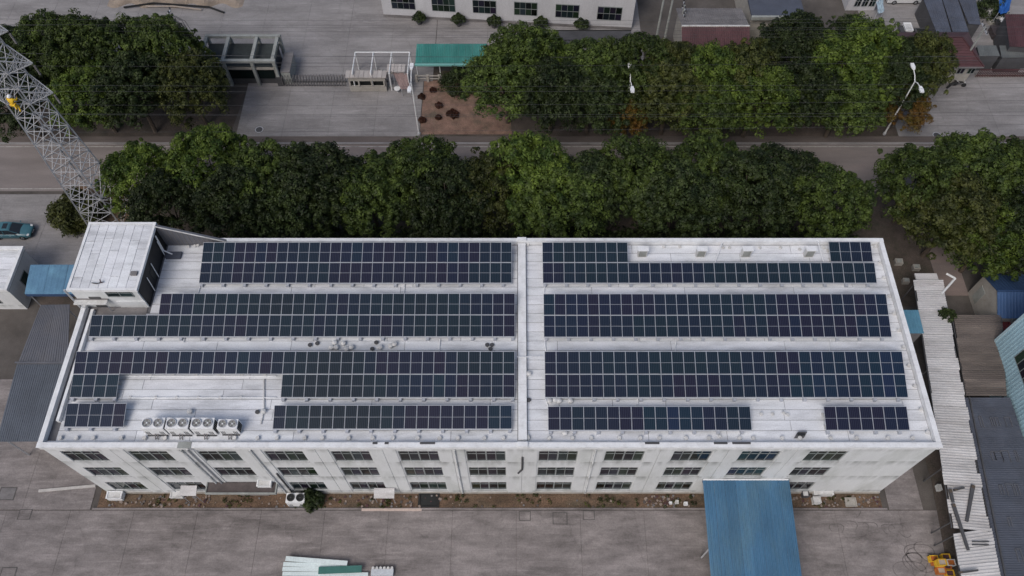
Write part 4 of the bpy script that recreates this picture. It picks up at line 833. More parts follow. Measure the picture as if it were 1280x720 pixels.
for k in range(16):
    y1 = PY - k * 2.0; p = MB(); p.box(PX, PX + .12, y1 - 1.985, y1, 0, HB, palebluew)
    for r in range(5): p.box(PX - .03, PX - .002, y1 - 1.9 + r * .38, y1 - 1.78 + r * .38, 0, HB, palebluew)
    p.build('wall_panel', t)
p = MB(); p.box(PX + .13, PX + 20, PY - 32, PY - .1, 0, HB - .05, palebluew); p.build('wall', t)
p = MB(); p.box(PX - .05, PX + .3, PY + .004, PY + .3, 0, HB + .1, M('corner trim', (.45, .60, .66), .5, .05)); p.build('corner_trim', t); p = MB(); p.box(PX - .1, PX + 20.2, PY - 32.2, PY - .004, HB + .004, HB + .3, greysheet); p.build('roof', t)
for k, (wy, wz) in enumerate(((PY - 4.2, 6.6), (PY - 10.2, 6.6), (PY - 16.2, 6.6), (PY - 4.2, 10.6), (PY - 10.2, 10.6))):
    p = MB(); p.box(PX - .06, PX - .034, wy - 1.6, wy + 1.6, wz - .9, wz + .9, frame_m); wo = p.build('window', t)
    for i in range(4): p = MB(); p.box(PX - .068, PX - .061, wy - 1.52 + i * .78, wy - 1.52 + i * .78 + .7, wz - .82, wz + .82, winglass); p.build('pane', wo)
a = at(1246, 364, 4.9); c = at(1247, 398, 3.5); e = at(1233, 343, 3.5); x0 = (a.x + c.x) / 2
t = thing('deep_blue_shed', 'gabled shed with deep blue roof under the trees at the right edge', 'shed', (x0 + 8, a.y, 0))
sheets(t, (x0, c.y, 3.5), (x0 + 20, c.y, 3.5), (x0, a.y, 4.9), (x0 + 20, a.y, 4.9), M('blue shed front slope', (.05, .10, .21), .5, .12, .6, rnd=.06), 1.0, 3, .04); sheets(t, (x0, a.y, 4.9), (x0 + 20, a.y, 4.9), (x0, e.y, 3.5), (x0 + 20, e.y, 3.5), deepblue, 1.0, 3, .04)
p = MB(); p.bar((x0 - .02, a.y, 4.97), (x0 + 20, a.y, 4.97), .1, deepblue); p.build('ridge_cap', t)
p = MB(); p.poly([(x0 + .15, c.y + .2, 0), (x0 + .15, e.y - .2, 0), (x0 + .15, e.y - .2, 3.45), (x0 + .15, a.y, 4.8), (x0 + .15, c.y + .2, 3.45), (x0 + .4, c.y + .2, 0), (x0 + .4, e.y - .2, 0), (x0 + .4, e.y - .2, 3.45), (x0 + .4, a.y, 4.8), (x0 + .4, c.y + .2, 3.45)], [(0, 4, 3, 2, 1), (5, 6, 7, 8, 9)] + [(i, (i + 1) % 5, 5 + (i + 1) % 5, 5 + i) for i in range(5)], cream); p.build('gable_wall', t)
p = MB(); p.box(x0 + .42, x0 + 20, c.y + .2, c.y + .35, 0, 3.4, cream); p.build('front_wall', t)
p = MB(); p.box(x0 + .1, x0 + .148, (a.y + e.y) / 2 - .5, (a.y + e.y) / 2 + .5, .6, 2.8, stone); p.build('door', t)
a, c = at(1250, 401, 2.2), at(1275, 418, 2.2); shedroof('red_awning', 'dark red ribbed awning squeezed beside the pale blue building', 'awning', ((a.x, c.y, 2.1), (PX + 3.2, c.y, 2.1), (a.x, a.y, 2.4), (PX + 3.2, a.y, 2.4)), M('red sheet', (.15, .03, .035), .6, .15), .8, 4, .05, 0, .005)
# blue ribbed canopy at the factory entrance
t = thing('blue_canopy', 'big blue ribbed canopy sloping out from the factory front wall', 'canopy', (20.8, 17, 0))
sheets(t, (16.75, 10.6, 3.0), (24.65, 10.6, 3.0), (16.87, 22.05, 4.44), (24.7, 22.05, 4.44), bluesheet, .98, 3, .10)
for xx in (16.95, 20.7, 24.5):
    for yy, zz in ((10.9, 2.95), (16.2, 3.62)): p = MB(); p.bar((xx, yy, 0), (xx, yy, zz), .09, galv); p.build('post', t)
for yy, zz in ((10.9, 2.98), (16.2, 3.64), (21.9, 4.36)): p = MB(); p.bar((16.85, yy, zz), (24.6, yy, zz), .08, deepblue); p.build('purlin', t)
p = MB(); p.box(16.9, 24.6, 21.98, 22.10, 4.50, 4.62, whitepaint); p.build('flashing', t)

# ================================================================== ROAD SIDE: LAMPS, POLES, WIRES
def lamp(bx, by, label, tilt=0):
    q = at(bx, by); t = thing('street_lamp', label, 'street lamp', q, 'double arm street lamps'); Hh = 9.0
    p = MB(); p.bar((q.x, q.y, 0), (q.x, q.y, Hh), .11, pipewhite, 8, .07); p.build('pole', t); p = MB(); p.cyl(q.x, q.y, 0, .3, .2, galv, 8); p.build('base_plate', t)
    for s_ in (-1, 1):
        tip = Vector((q.x + .05 * tilt * s_, q.y + s_ * 1.35, Hh + .45)); p = MB(); p.tube([(q.x, q.y, Hh - .1), (q.x, q.y + s_ * .6, Hh + .3), tip], .055, pipewhite, 6); ar = p.build('arm', t)
        p = MB(); d = Vector((0, s_, .15)).normalized(); e_ = tip + d * .95
        p.hexa([(tip.x - .13, tip.y), (tip.x + .13, tip.y), (tip.x + .24, tip.y + s_ * .45), (tip.x + .2, tip.y + s_ * .95), (tip.x - .2, tip.y + s_ * .95), (tip.x - .24, tip.y + s_ * .45)], Hh + .44, Hh + .6, whitepaint); p.build('lamp_head', t)
    return t
lamp(524, 168, 'white double arm street lamp between gate driveway and flower bed'); lamp(777, 168, 'white double arm street lamp in the middle, in front of trees'); lamp(1105, 168, 'white double arm street lamp at the right end of the trees')
def pole(px, py, h, label, arms=2):
    q = at(px, py); t = thing('utility_pole', label, 'utility pole', q); p = MB(); p.bar((q.x, q.y, 0), (q.x, q.y, h), .17, stone, 8, .11); p.build('pole', t)
    for k in range(arms):
        p = MB(); z = h - .3 - k * .9; p.box(q.x - .07, q.x + .07, q.y - 1.1, q.y + 1.1, z, z + .12, galv); ao = p.build('crossarm', t)
        for s_ in (-1, -.35, .35, 1): p = MB(); p.cyl(q.x, q.y + s_, z + .12, z + .42, .09, darkgrey, 6); p.build('insulator', ao)
    return t
pole(818, 60, 10.5, 'pale concrete utility pole just right of the white building'); pole(829, 58, 9.5, 'second utility pole beside the pale one, left of the maroon roof', 1); pole(846, 52, 6.0, 'short utility pole with insulators at the maroon roof corner')
t = pole(1192, 96, 8.2, 'grey pole in front of the maroon hip roof', 1); t = pole(238, 78, 8.0, 'pole crowded with insulators behind the guardhouse pergola', 3)
q = at(238, 78); p = MB(); p.box(q.x - .9, q.x - .2, q.y - .45, q.y + .45, 3.6, 4.9, stone); p.build('transformer', t)
for k in range(6): p = MB(); a = Vector((q.x + random.uniform(-.4, .4), q.y + random.uniform(-1, 1), 7)); p.tube([a, a + Vector((.8, .4, -1.2)), a + Vector((1.2, .2, -3.2))], .03, darkgrey, 4); p.build('jumper_cable', t)
wires = [(26, 11.5, 'c', 0), (31, 11.5, 'c', 1), (35.5, 10.6, 'c', -1), (39.5, 10.6, 'c', .5), (44, 9.7, 'c', 0), (47, 9.7, 'c', -1), (71.5, 9.3, 'd', -1.5), (79, 8.5, 'd', 0), (82.5, 10.6, 't', 1), (108, 10.6, 't', 0), (114.5, 10.6, 't', .6), (131, 10.2, 't', 1), (143.5, 10.2, 't', 0), (146, 9.6, 't', -1), (163, 10, 't', 2)]
cnt = {}
WL = {'c': ('# of six thin overhead wires crossing the paved compound behind the guardhouse', 'wires over the compound'), 'd': ('# one of two darker overhead wires crossing the white pipe frame', 'wires over the carport'), 't': ('# of seven faint overhead wires in front of the trees across the road', 'wires along the road')}
for py, z, k, sl_ in wires:
    q = at(640, py, z); c = MB(); pts = []; r = .011 if k != 'd' else .022
    for i in range(21):
        x = -130 + 13 * i; pts.append((x, q.y + sl_ * .004 * x, z + .9 * ((x + 10) / 65.) ** 2 * .5))
    c.tube(pts, r, darkgrey, 4); o = c.build('overhead_wire'); cnt[k] = cnt.get(k, 0) + 1; o['label'] = WL[k][0].replace('#', ['rearmost', 'second', 'third', 'fourth', 'fifth', 'sixth', 'nearest'][cnt[k] - 1] if k != 'd' else ['rear', 'front'][cnt[k] - 1]); o['group'] = WL[k][1]; o['category'] = 'wire'

# ================================================================== COMPOUND ACROSS THE ROAD
# guardhouse with pergola frame
x0, x1, y0, y1 = rect(258, 44, 341, 75, 4.3); t = thing('guardhouse', 'grey guardhouse with open beam frame on its roof beside the sliding gate', 'guardhouse', ((x0 + x1) / 2, (y0 + y1) / 2, 0))
p = MB(); p.box(x0 + .3, x1 - .3, y0 + .3, y1 - .5, 0, 3.0, darkgrey); p.build('wall', t); p = MB(); p.box(x0 + .1, x1 - .1, y0 + .1, y1 - .3, 3.0, 3.2, M('dark roof felt', (.035, .042, .042), .9, .3, .8)); p.build('roof', t)
for yy in (y0, y1): p = MB(); p.box(x0 - .2, x1 + .25, yy - .22, yy + .22, 3.95, 4.3, stone); p.build('beam', t)
for f in (0, .31, .70, .985): xx = x0 + (x1 - x0) * f; p = MB(); p.box(xx - .2, xx + .2, y0 + .225, y1 - .225, 3.97, 4.28, stone); p.build('beam', t)
for f in (.0, .31, .70, 1.0):
    for yy in (y0 - .02, y1): xx = x0 + (x1 - x0) * f; p = MB(); p.box(xx - .19, xx + .19, yy - .2, yy + .2, 0, 3.945, stone); p.build('column', t)
p = MB(); p.box(x0 + .4, x1 - .5, y0 + .18, y0 + .295, 1.0, 2.3, winglass); p.build('window', t); p = MB(); p.box(x0 + .2, x1 - .25, y0 + .0, y0 + .25, 2.65, 2.95, cream); p.build('fascia', t)
p = MB(); p.box(x1 + .32, x1 + 1.5, y0 + .2, y1 - .8, 0, 2.0, stone); p.build('side_annex', t); p = MB(); p.box(x1 + .28, x1 + 1.55, y0 + .15, y1 - .75, 2.003, 2.12, greysteel); p.build('annex_roof', t)
# sliding gate
a, c = at(352, 108), at(433, 108); t = thing('sliding_gate', 'accordion sliding gate of grey steel hoops across the driveway', 'gate', ((a.x + c.x) / 2, a.y, .05)); n = 23
for i in range(n):
    x = a.x + .3 + (c.x - a.x - .4) * i / (n - 1); p = MB(); y = a.y + .35; p.tube([(x, y - .4, .12), (x + .05, y - .4, 1.35), (x + .05, y, 1.55), (x + .05, y + .4, 1.35), (x, y + .4, .12)], .045, greysteel, 4); p.bar((x, y - .4, .3), (x + .22, y + .4, 1.2), .03, darkgrey); p.build('gate_hoop', t)
p = MB(); p.box(a.x + .2, c.x, a.y + .05, a.y + .12, .09, .2, darkgrey); p.box(a.x + .2, c.x, a.y + .62, a.y + .69, .09, .2, darkgrey); p.build('bottom_rail', t)
p = MB(); p.box(a.x - .4, a.x + .25, a.y, a.y + .75, .06, 1.6, darkgrey); hd = p.build('drive_head', t); p = MB(); p.ball((a.x - .1, a.y + .35, 1.75), .2, redl, 8, 6); p.build('red_lamp', hd)
# gatehouse wall with tiled cap and openings, frame, canopy and tarp
x0, x1, y0, y1 = rect(433, 95, 482, 89, 2.7); y0 = at(433, 96, 2.7).y; t = thing('gate_kiosk', 'low cream kiosk with pale slab roof at the right end of the sliding gate', 'kiosk', ((x0 + x1) / 2, y0, 0))
p = MB(); zz = [0, .9, 1.9, 2.55]
p.box(x0 + .1, x1 - .1, y0 + .1, y0 + .3, 0, .95, cream); p.box(x0 + .1, x1 - .1, y0 + .1, y0 + .3, 1.85, 2.55, cream)
for f in (0, .26, .62, .97): xx = x0 + .1 + (x1 - x0 - .35) * f; p.box(xx, xx + .18, y0 + .102, y0 + .298, .95, 1.85, cream)
p.box(x0 + .1, x0 + .3, y0 + .3, y1, 0, 2.55, cream); p.box(x1 - .3, x1 - .1, y0 + .3, y1, 0, 2.55, cream); p.build('wall', t); p = MB(); p.box(x0 + .3, x1 - .3, y0 + .6, y0 + .65, .5, 2.4, darkm); p.build('interior', t)
n = 9
for i in range(n): p = MB(); w_ = (x1 - x0 + .3) / n; xx = x0 - .15 + i * w_; p.box(xx + .02, xx + w_ - .02, y0 - .15, y1 + .1, 2.6, 2.72 + (i % 2) * .03, M('pale slab', (.40, .37, .35), .8, .15, rnd=.12)); p.build('roof_slab', t)
x0, x1, y0, y1 = rect(440, 92, 512, 65.5, 3.0); t = thing('pipe_frame', 'white open pipe frame of three bays behind the gate kiosk', 'frame', ((x0 + x1) / 2, y0, 0))
for xx in np.linspace(x0, x1, 4): p = MB(); p.tube([(xx, y0, 0), (xx, y0, 3.0), (xx, y1, 3.0), (xx, y1, 0)], .09, pipewhite, 6); p.build('hoop', t)
p = MB(); p.bar((x0, y1, 3.02), (x1, y1, 3.02), .08, pipewhite, 6); p.build('rail', t)
p = MB()
for i in range(90): xx, yy = random.uniform(x0 + .3, x0 + (x1 - x0) * .64), random.uniform(y0 + .5, y1 - .3); p.box(xx - .12, xx + .12, yy - .1, yy + .1, .03, random.uniform(.15, .4), random.choice([cream, brownsheet, stone]))
o = p.build('gravel_bed', kind='stuff'); o['label'] = 'low bed of pale rubble under the white pipe frame'; o['category'] = 'rubble'
x0, x1, y0, y1 = rect(483, 90, 507, 80.5, 2.8); t = thing('slab_canopy', 'small canopy of pale slabs between gate kiosk and street lamp', 'canopy', ((x0 + x1) / 2, y0, 0))
for i in range(5): w_ = (x1 - x0) / 5; p = MB(); p.box(x0 + i * w_ + .02, x0 + (i + 1) * w_ - .02, y0, y1, 2.75, 2.85 + .03 * (i % 2), M('pale slab', (.4, .37, .35))); p.build('roof_slab', t)
for xx in (x0 + .1, x1 - .1): p = MB(); p.bar((xx, y0 + .2, 0), (xx, y0 + .2, 2.74), .07, galv); p.build('post', t)
a = [at(491, 91, 2.4), at(508, 91, 2.4), at(513, 111, 1.2), at(502, 112, 1.2)]; t = thing('tarp', 'brown pink tarpaulin sloping below the slab canopy by the lamp', 'tarpaulin', (a[3].x, a[3].y, 0)); tarpm = M('brown pink tarp', (.22, .16, .155), .8, .15, 1)
N = 6; p = MB(); pts = [a[0].lerp(a[1], i / N).lerp(a[3].lerp(a[2], i / N), j / N) + Vector((0, 0, .07 * math.sin(i * 2.1 + j) - .25 * math.sin(math.pi * j / N))) for j in range(N + 1) for i in range(N + 1)]
p.poly(pts, [(j * 7 + i, j * 7 + i + 1, j * 7 + i + 8, j * 7 + i + 7) for j in range(N) for i in range(N)], tarpm); p.build('sheet', t)
for q in a: p = MB(); p.bar((q.x, q.y, 0), (q.x, q.y, q.z), .05, galv); p.build('post', t)
q = at(497, 113, .3); t = thing('round_table', 'small white round spool table in front of the brown tarpaulin', 'table', (q.x, q.y, 0)); p = MB(); p.cyl(q.x, q.y, .62, .7, .42, pipewhite, 12); p.build('tabletop', t); p = MB(); p.cyl(q.x, q.y, 0, .62, .14, galv, 8, .1); p.build('leg', t)
# teal carport
x0, x1, y0, y1 = at(519, 80, 3).x, at(608, 80, 3).x, at(519, 82, 3).y, at(519, 55, 3.3).y; t = thing('teal_carport', 'carport with teal ribbed roof behind the flower bed', 'carport', ((x0 + x1) / 2, y0, 0))
sheets(t, (x0, y0 + .35, 3.0), (x1, y0 + .35, 3.0), (x0, y1, 3.3), (x1, y1, 3.3), teal, .95, 4, .04); p = MB(); p.box(x0 - .05, x1, y0, y0 + .34, 2.85, 3.08, M('pale teal trim', (.16, .38, .35), .5, .1)); p.build('fascia', t)
for xx in np.linspace(x0 + .1, x1 - .1, 4):
    for yy in (y0 + .5, y1 - .2): p = MB(); p.bar((xx, yy, 0), (xx, yy, 2.98), .06, pipewhite); p.build('post', t)
p = MB(); p.box(x0 + 2.7, x1 - .5, y0 + 2.2, y0 + 3.0, 0, 1.4, darkgrey); p.build('rear_bench', t)
a, c = at(521, 102), at(578, 102); t = thing('low_fence', 'low pale rail fence between flower bed and green carport', 'fence', ((a.x + c.x) / 2, a.y, 0))
for xx in np.linspace(a.x, c.x, 5): p = MB(); p.box(xx - .15, xx + .15, a.y - .15, a.y + .15, 0, 1.15, cream); p.build('post', t)
for z in (.45, .95): p = MB(); p.box(a.x, c.x, a.y - .05, a.y + .05, z, z + .12, cream); p.build('rail', t)
# white building behind
A, B = at(480, 21), at(789, 37.5); ang = math.atan2(B.y - A.y, B.x - A.x); Lw = (B - A).length; t = thing('white_building', 'white two storey building at the top edge with gridded dark windows', 'building', A); Hw = 7.0
ux = Vector((math.cos(ang), math.sin(ang), 0)); us = Vector((-ux.y, ux.x, 0))
def loc_box(b, u0, u1, s0, s1, z0, z1, m): q = [A + ux * u + us * s for u, s in ((u0, s0), (u1, s0), (u1, s1), (u0, s1))]; b.hexa([(v.x, v.y) for v in q], z0, z1, m)
p = MB(); loc_box(p, 0, Lw, 0, 12, -.2, Hw, farwhite); p.build('wall', t); p = MB(); loc_box(p, -.3, Lw + .3, -.3, 12.3, Hw + .002, Hw + .35, greysteel); p.build('roof', t)
p = MB(); loc_box(p, -.02, Lw + .02, -.08, -.003, -.1, .45, greysteel); p.build('plinth', t)
for (pa, pb, pbot) in ((490, 520, 11), (540.5, 570, 14), (591.5, 621, 16.5), (643, 672, 19), (694.5, 724, 22), (746.5, 777, 25)):
    Yw = A.y + (B.y - A.y) * ((pa + pb) / 2 - 480) / 309; xa, zb = onwall(pa, pbot, Yw); xb, _ = onwall(pb, pbot, Yw); u0, u1 = (xa - A.x), (xb - A.x)
    p = MB(); loc_box(p, u0, u1, -.05, -.004, zb, zb + 2.2, frame_m); wo = p.build('window', t)
    for i in range(4):
        for j in range(2): p = MB(); uu = u0 + .06 + (u1 - u0 - .08) * i / 4; loc_box(p, uu, uu + (u1 - u0) / 4 - .06, -.06, -.052, zb + .08 + j * 1.05, zb + 1.04 + j * 1.05, winglass); p.build('pane', wo)
for k, (px, py) in enumerate(((523.5, 21), (573, 23), (617.5, 25.5), (676, 27), (727, 29))):
    shrub(px, py, .78, 'dark', ['leftmost clipped ball shrub in a pot below the white building', 'second clipped ball shrub from the left below the white building', 'third clipped ball shrub, left of the trees below the white building', 'fourth clipped ball shrub, half behind tree tops below the white building', 'rightmost clipped ball shrub below the white building windows'][k], 1.0, 90, zg=.75, group='clipped ball shrubs', name='ball_shrub')
    o = bpy.data.objects[-1] if False else None
    q = at(px, py, .75 + .47); b = MB(); b.cyl(q.x, q.y, 0, .75, .32, darkgrey, 10, .42); tt = [x for x in COL.objects if x.name.startswith('ball_shrub')][-1]; b.build('pot', tt)
x0, x1, y0, y1 = rect(692, 50, 789, 39, 2.4); t = thing('dark_canopy', 'flat dark canopy in front of the right end of the white building', 'canopy', ((x0 + x1) / 2, y0, 0)); p = MB(); p.box(x0, x1, y0, y1, 2.3, 2.45, darkgrey); p.build('roof', t); p = MB(); p.box(x0, x1, y1 + .003, y1 + .12, 2.25, 2.52, rubber); p.build('edge_trim', t)
for xx in (x0 + .2, x1 - .2): p = MB(); p.bar((xx, y0 + .2, 0), (xx, y0 + .2, 2.3), .06, darkgrey); p.build('post', t)

# ================================================================== HOUSES AND YARD, UPPER RIGHT
def gable(name, label, cat, x0, x1, ye, yr, yb, ze, zr, mf, mb, wallm, walls=True):
    """ridge along X at yr; front eave ye, rear eave yb"""
    t = thing(name, label, cat, ((x0 + x1) / 2, (ye + yb) / 2, 0))
    if walls: p = MB(); p.box(x0 + .3, x1 - .3, ye + .4, yb - .4, 0, ze - .05, wallm); p.build('wall', t)
    sheets(t, (x0, ye, ze), (x1, ye, ze), (x0, yr, zr), (x1, yr, zr), mf, 1.1, 4, .04); sheets(t, (x0, yr, zr), (x1, yr, zr), (x0, yb, ze), (x1, yb, ze), mb, 1.1, 4, .04)
    p = MB(); p.bar((x0, yr, zr + .07), (x1, yr, zr + .07), .12, offwhite if mf is maroon else mb); p.build('ridge_cap', t); return t
xa, xb = at(852, 33, 5.5).x, at(937, 33, 5.5).x; yr = at(900, 33, 5.5).y
gable('long_house', 'long house with maroon front roof and grey brown rear roof behind the trees', 'house', xa, xb, at(900, 62, 4.2).y, yr, at(900, 9, 4.4).y, 4.2, 5.5, maroon, greysteel, cream)
xa, xb = at(941, 16, 5).x, at(1004, 16, 5).x; y0 = at(960, 17, 5).y
t = thing('grey_house', 'flat dark grey roofed house with pale front edge right of the maroon roof', 'house', ((xa + xb) / 2, y0 + 4, 0)); p = MB(); p.box(xa, xb, y0, y0 + 9, 0, 4.7, cream); p.build('wall', t); p = MB(); p.box(xa - .2, xb + .2, y0 - .4, y0 + 9.2, 4.7, 4.95, slate); p.build('roof', t); p = MB(); p.box(xa - .25, xb + .25, y0 - .75, y0 - .4, 4.55, 5.05, stone); p.build('fascia', t)
xa, xb = at(1056, 12, 0).x, at(1092, 12, 0).x; y0 = at(1070, 13, 0).y
t = thing('far_house', 'pale house with a row of dark windows at the top edge', 'house', ((xa + xb) / 2, y0 + 4, 0)); p = MB(); p.box(xa, xb, y0, y0 + 9, 0, 6.0, farwhite); p.build('wall', t); p = MB(); p.box(xa - .3, xb + .3, y0 - .3, y0 + 9.3, 6.0, 6.3, greysteel); p.build('roof', t)
for k in range(3): x = xa + .9 + k * 1.0; window_at(x, x + .85, .7, 2.0, y0 - .07, t, panes=2, sill=False, d=.065)
# maroon hip roof house
xl, xr, yf, yb_ = at(1152, 83, 3.4).x, at(1229, 83, 3.4).x, at(1190, 84, 3.4).y, at(1165, 40, 3.4).y; yrg = at(1165, 47, 5.4).y; rl, rr = at(1124, 46, 5.4).x, at(1204, 50, 5.4).x
t = thing('hip_roof_house', 'house with dark maroon hipped roof at the right forecourt', 'house', ((xl + xr) / 2, yf + 3, 0)); xl = rl - .3
p = MB(); p.box(xl + .6, xr - .6, yf + .7, yb_ - .2, 0, 3.35, cream); p.build('wall', t)
n = 11                                                        # hip roof laid in courses of tile strips
for k in range(n):
    f0, f1 = k / n, (k + 1) / n; e0 = Vector((xl, yf, 3.4)), Vector((xr, yf, 3.4)); r_ = Vector((rl, yrg, 5.4)), Vector((rr, yrg, 5.4))
    a, b_, c, d = e0[0].lerp(r_[0], f0), e0[1].lerp(r_[1], f0), e0[1].lerp(r_[1], f1), e0[0].lerp(r_[0], f1); p = MB(); up = Vector((0, 0, .09)); p.poly([a + up, b_ + up, c + up * .3, d + up * .3, a, b_], [(0, 1, 2, 3), (4, 5, 1, 0)], maroon); p.build('tile_course', t)
p = MB(); p.poly([(xr, yf, 3.4), (xr, yb_, 3.4), (rr, yrg, 5.4)], [(0, 1, 2)], M('maroon hip end', (.10, .055, .058), .7, .2)); p.build('hip_end', t); p = MB(); p.poly([(xl, yb_, 3.4), (rl, yrg, 5.4), (rr, yrg, 5.4), (xr, yb_, 3.4)], [(0, 3, 2, 1)], maroon); p.build('rear_slope', t)
p = MB(); p.bar((rl, yrg, 5.45), (rr, yrg, 5.45), .13, maroon); p.bar((rr, yrg, 5.45), (xr, yf, 3.5), .12, maroon); p.bar((xl, yf - .06, 3.4), (xr, yf - .06, 3.4), .1, greysteel); p.build('ridge_cap', t)
for px0, px1 in ((1194, 1203), (1207, 1216)): xa, zb = onwall(px0, 92, yf + .7); xb, _ = onwall(px1, 92, yf + .7); window_at(xa, xb, max(zb, .5), max(zb, .5) + 1.3, yf + .63, t, panes=2, sill=False, d=.065)
# maroon fence and gate on the forecourt edge
a, c = at(1219, 97), at(1300, 97); t = thing('maroon_fence', 'dark maroon picket fence along the right forecourt', 'fence', ((a.x + c.x) / 2, a.y, 0)); n = 40
pk = MB(); pk.box(-.04, .04, -.03, .03, .1, 1.5, maroon); pm = pk.mesh('picket')
for i in range(n): inst('picket', pm, t, (a.x + (c.x - a.x) * i / (n - 1), a.y, 0))
for z in (.3, 1.3): p = MB(); p.box(a.x, c.x, a.y + .035, a.y + .09, z, z + .09, maroon); p.build('rail', t)
p = MB(); p.box(a.x, c.x, a.y + .1, a.y + .3, 0, .35, cream); p.build('plinth', t)
xa, xb, y0 = at(1224, 92, 0).x, at(1300, 92, 0).x, at(1230, 90, 0).y
# lean-to roofs
def uw(t, q, z):
    o = [q[0], q[1], q[3], q[2]]; c = sum((Vector(v) for v in o), Vector()) / 4; p = MB(); p.hexa([tuple((c + (v - c) * .95)[:2]) for v in o], 0, z, darkgrey); p.build('wall', t)
for k, (p0, p1, p2, p3) in enumerate((((1172, 44), (1189, 40), (1153, -4), (1176, -4)), ((1191, 40), (1211, 40), (1177, -4), (1196, -4)), ((1211, 30), (1226, 31), (1197, -4), (1219, -4)))):
    q = [at(*v, 2.8) for v in (p0, p1, p2, p3)]; shedroof('lean_to_roof', ['left of three dark slate strip roofs beside the striped yard', 'middle one of three dark slate strip roofs', 'right one of three dark slate strip roofs, the shortest'][k], 'roof', (q[0], q[1], q[2], q[3]), slate, 1.1, 4, .03, .05, .01, group=None) if False else None
    t = thing('strip_roof', ['left one of three dark slate strip roofs beside the striped yard', 'middle one of three dark slate strip roofs', 'right one of three dark slate strip roofs, the shortest'][k], 'roof', (q[0].x, q[0].y, 0), 'slate strip roofs'); sheets(t, *q, slate, 1.0, 4, .03)
    uw(t, q, 2.72)
for (p0, p1, p2, p3, l) in (((1224, 70), (1250, 70), (1221, 57), (1245, 57), 'small grey green roof right of the maroon hip roof'), ((1252, 72), (1310, 72), (1249, 57), (1305, 57), 'grey green roof behind the maroon fence at the right edge')):
    q = [at(*v, 2.6) for v in (p0, p1, p2, p3)]; t = thing('grey_roof', l, 'roof', (q[0].x, q[0].y, 0)); sheets(t, *q, M('grey green sheet', (.12, .13, .13), .7, .2, rnd=.06), 1.0, 4, .03)
    uw(t, q, 2.52)
q = [at(*v, 3.6) for v in ((1262, 58), (1330, 62), (1256, 18), (1320, 18))]; t = thing('red_brown_roof', 'red brown ribbed roof at the right photo edge above the grey roofs', 'roof', (q[0].x, q[0].y, 0)); sheets(t, *q, maroon, 1.0, 4, .05)
uw(t, q, 3.52)
# yard clutter
def crate(px, py, s, h, m, label, name='crate', cat='crate', zg=.04, lidm=None, rz=0, group=None):
    q = at(px, py, zg + h / 2); t = thing(name, label, cat, (q.x, q.y, zg), group); x, y = q.x, q.y; b = MB(); b.box(x - s[0], x + s[0], y - s[1], y + s[1], zg + .02, zg + h, m)
    for k in (-1, 1): b.box(x + k * (s[0] + .012) - .012, x + k * (s[0] + .012) + .012, y - s[1] * .9, y + s[1] * .9, zg + h * .3, zg + h * .45, m); 
    b.build('body', t); b = MB()
    for (u0, u1, v0, v1) in ((-1, 1, -1, -.82), (-1, 1, .82, 1), (-1, -.82, -.82, .82), (.82, 1, -.82, .82)): b.box(x + u0 * s[0] * 1.05, x + u1 * s[0] * 1.05, y + v0 * s[1] * 1.05, y + v1 * s[1] * 1.05, zg + h + .002, zg + h + .08, m)
    b.build('rim', t)
    b = MB(); b.box(x - s[0] * .78, x + s[0] * .78, y - s[1] * .78, y + s[1] * .78, zg + h + .001, zg + h + .012, lidm or m); b.build('lid', t); t.rotation_euler = (0, 0, rz); return t
crate(1133, 38, (.5, .75), 1.2, whitepaint, 'white upright unit standing behind the maroon hip roof', 'outdoor_unit', 'air conditioner', lidm=offwhite); crate(1126, 40, (.35, .6), 1.0, darkgrey, 'dark box left of the white unit behind the hip roof', 'dark_box', 'box')
crate(1153, 41, (1.2, .35), .9, darkgrey, 'long dark trough behind the maroon hip roof ridge', 'trough', 'trough', lidm=darkm); crate(1248, 41, (1.0, .9), .8, M('brown cover', (.05, .04, .042), .8, .2), 'dark brown covered bin left of the red brown roof', 'bin', 'bin')
crate(1237, 16, (.35, .7), .8, offwhite, 'pale upright drum among clutter at upper right', 'drum', 'drum'); crate(1247, 22, (.4, .4), .6, offwhite, 'pale tub beside the dark bush at upper right', 'tub', 'tub'); crate(1252, 27, (.3, .4), .5, whitepaint, 'small white tub under the blue tarpaulin', 'tub', 'tub'); crate(1260, 37, (.4, .35), .5, whitepaint, 'white tub at the left edge of the red brown roof', 'tub', 'tub'); crate(1247, 28, (.35, .35), .4, darkgrey, 'dark tub between the pale tubs at upper right', 'tub', 'tub', lidm=darkm)
crate(1276, 86, (.35, .4), .5, whitepaint, 'white box behind the maroon fence at the right edge', 'box', 'box'); crate(1238, 28, (.3, .3), .4, cream, 'cream box below the pale drum at upper right', 'box', 'box')
def tarp(label, pts, z, m, name='tarp', cat='tarpaulin'):
    a = [at(x, y, z) for x, y in pts]; t = thing(name, label, cat, (a[0].x, a[0].y, 0)); N = 6; p = MB()
    P_ = [a[0].lerp(a[1], i / N).lerp(a[3].lerp(a[2], i / N), j / N) + Vector((0, 0, .12 * math.sin(i * 2.3 + j * 1.1) - .3 * math.sin(math.pi * i / N))) for j in range(N + 1) for i in range(N + 1)]
    p.poly(P_, [(j * 7 + i, j * 7 + i + 1, j * 7 + i + 8, j * 7 + i + 7) for j in range(N) for i in range(N)], m); p.build('sheet', t)
    for q in a: p = MB(); p.bar((q.x, q.y, 0), (q.x, q.y, q.z), .05, galv); p.build('post', t)
    return t
tarp('bright blue tarpaulin hanging beside the dark bush at the top right', ((1248, 16), (1261, 14), (1266, -6), (1250, -6)), 2.0, M('blue tarp', (.02, .10, .34), .6, .15, 2)); tarp('pale blue cloth by the far house at the striped yard corner', ((1097, 15), (1105, 14), (1104, -4), (1095, -4)), 1.6, M('pale blue cloth', (.35, .45, .52), .7, .2, 2))
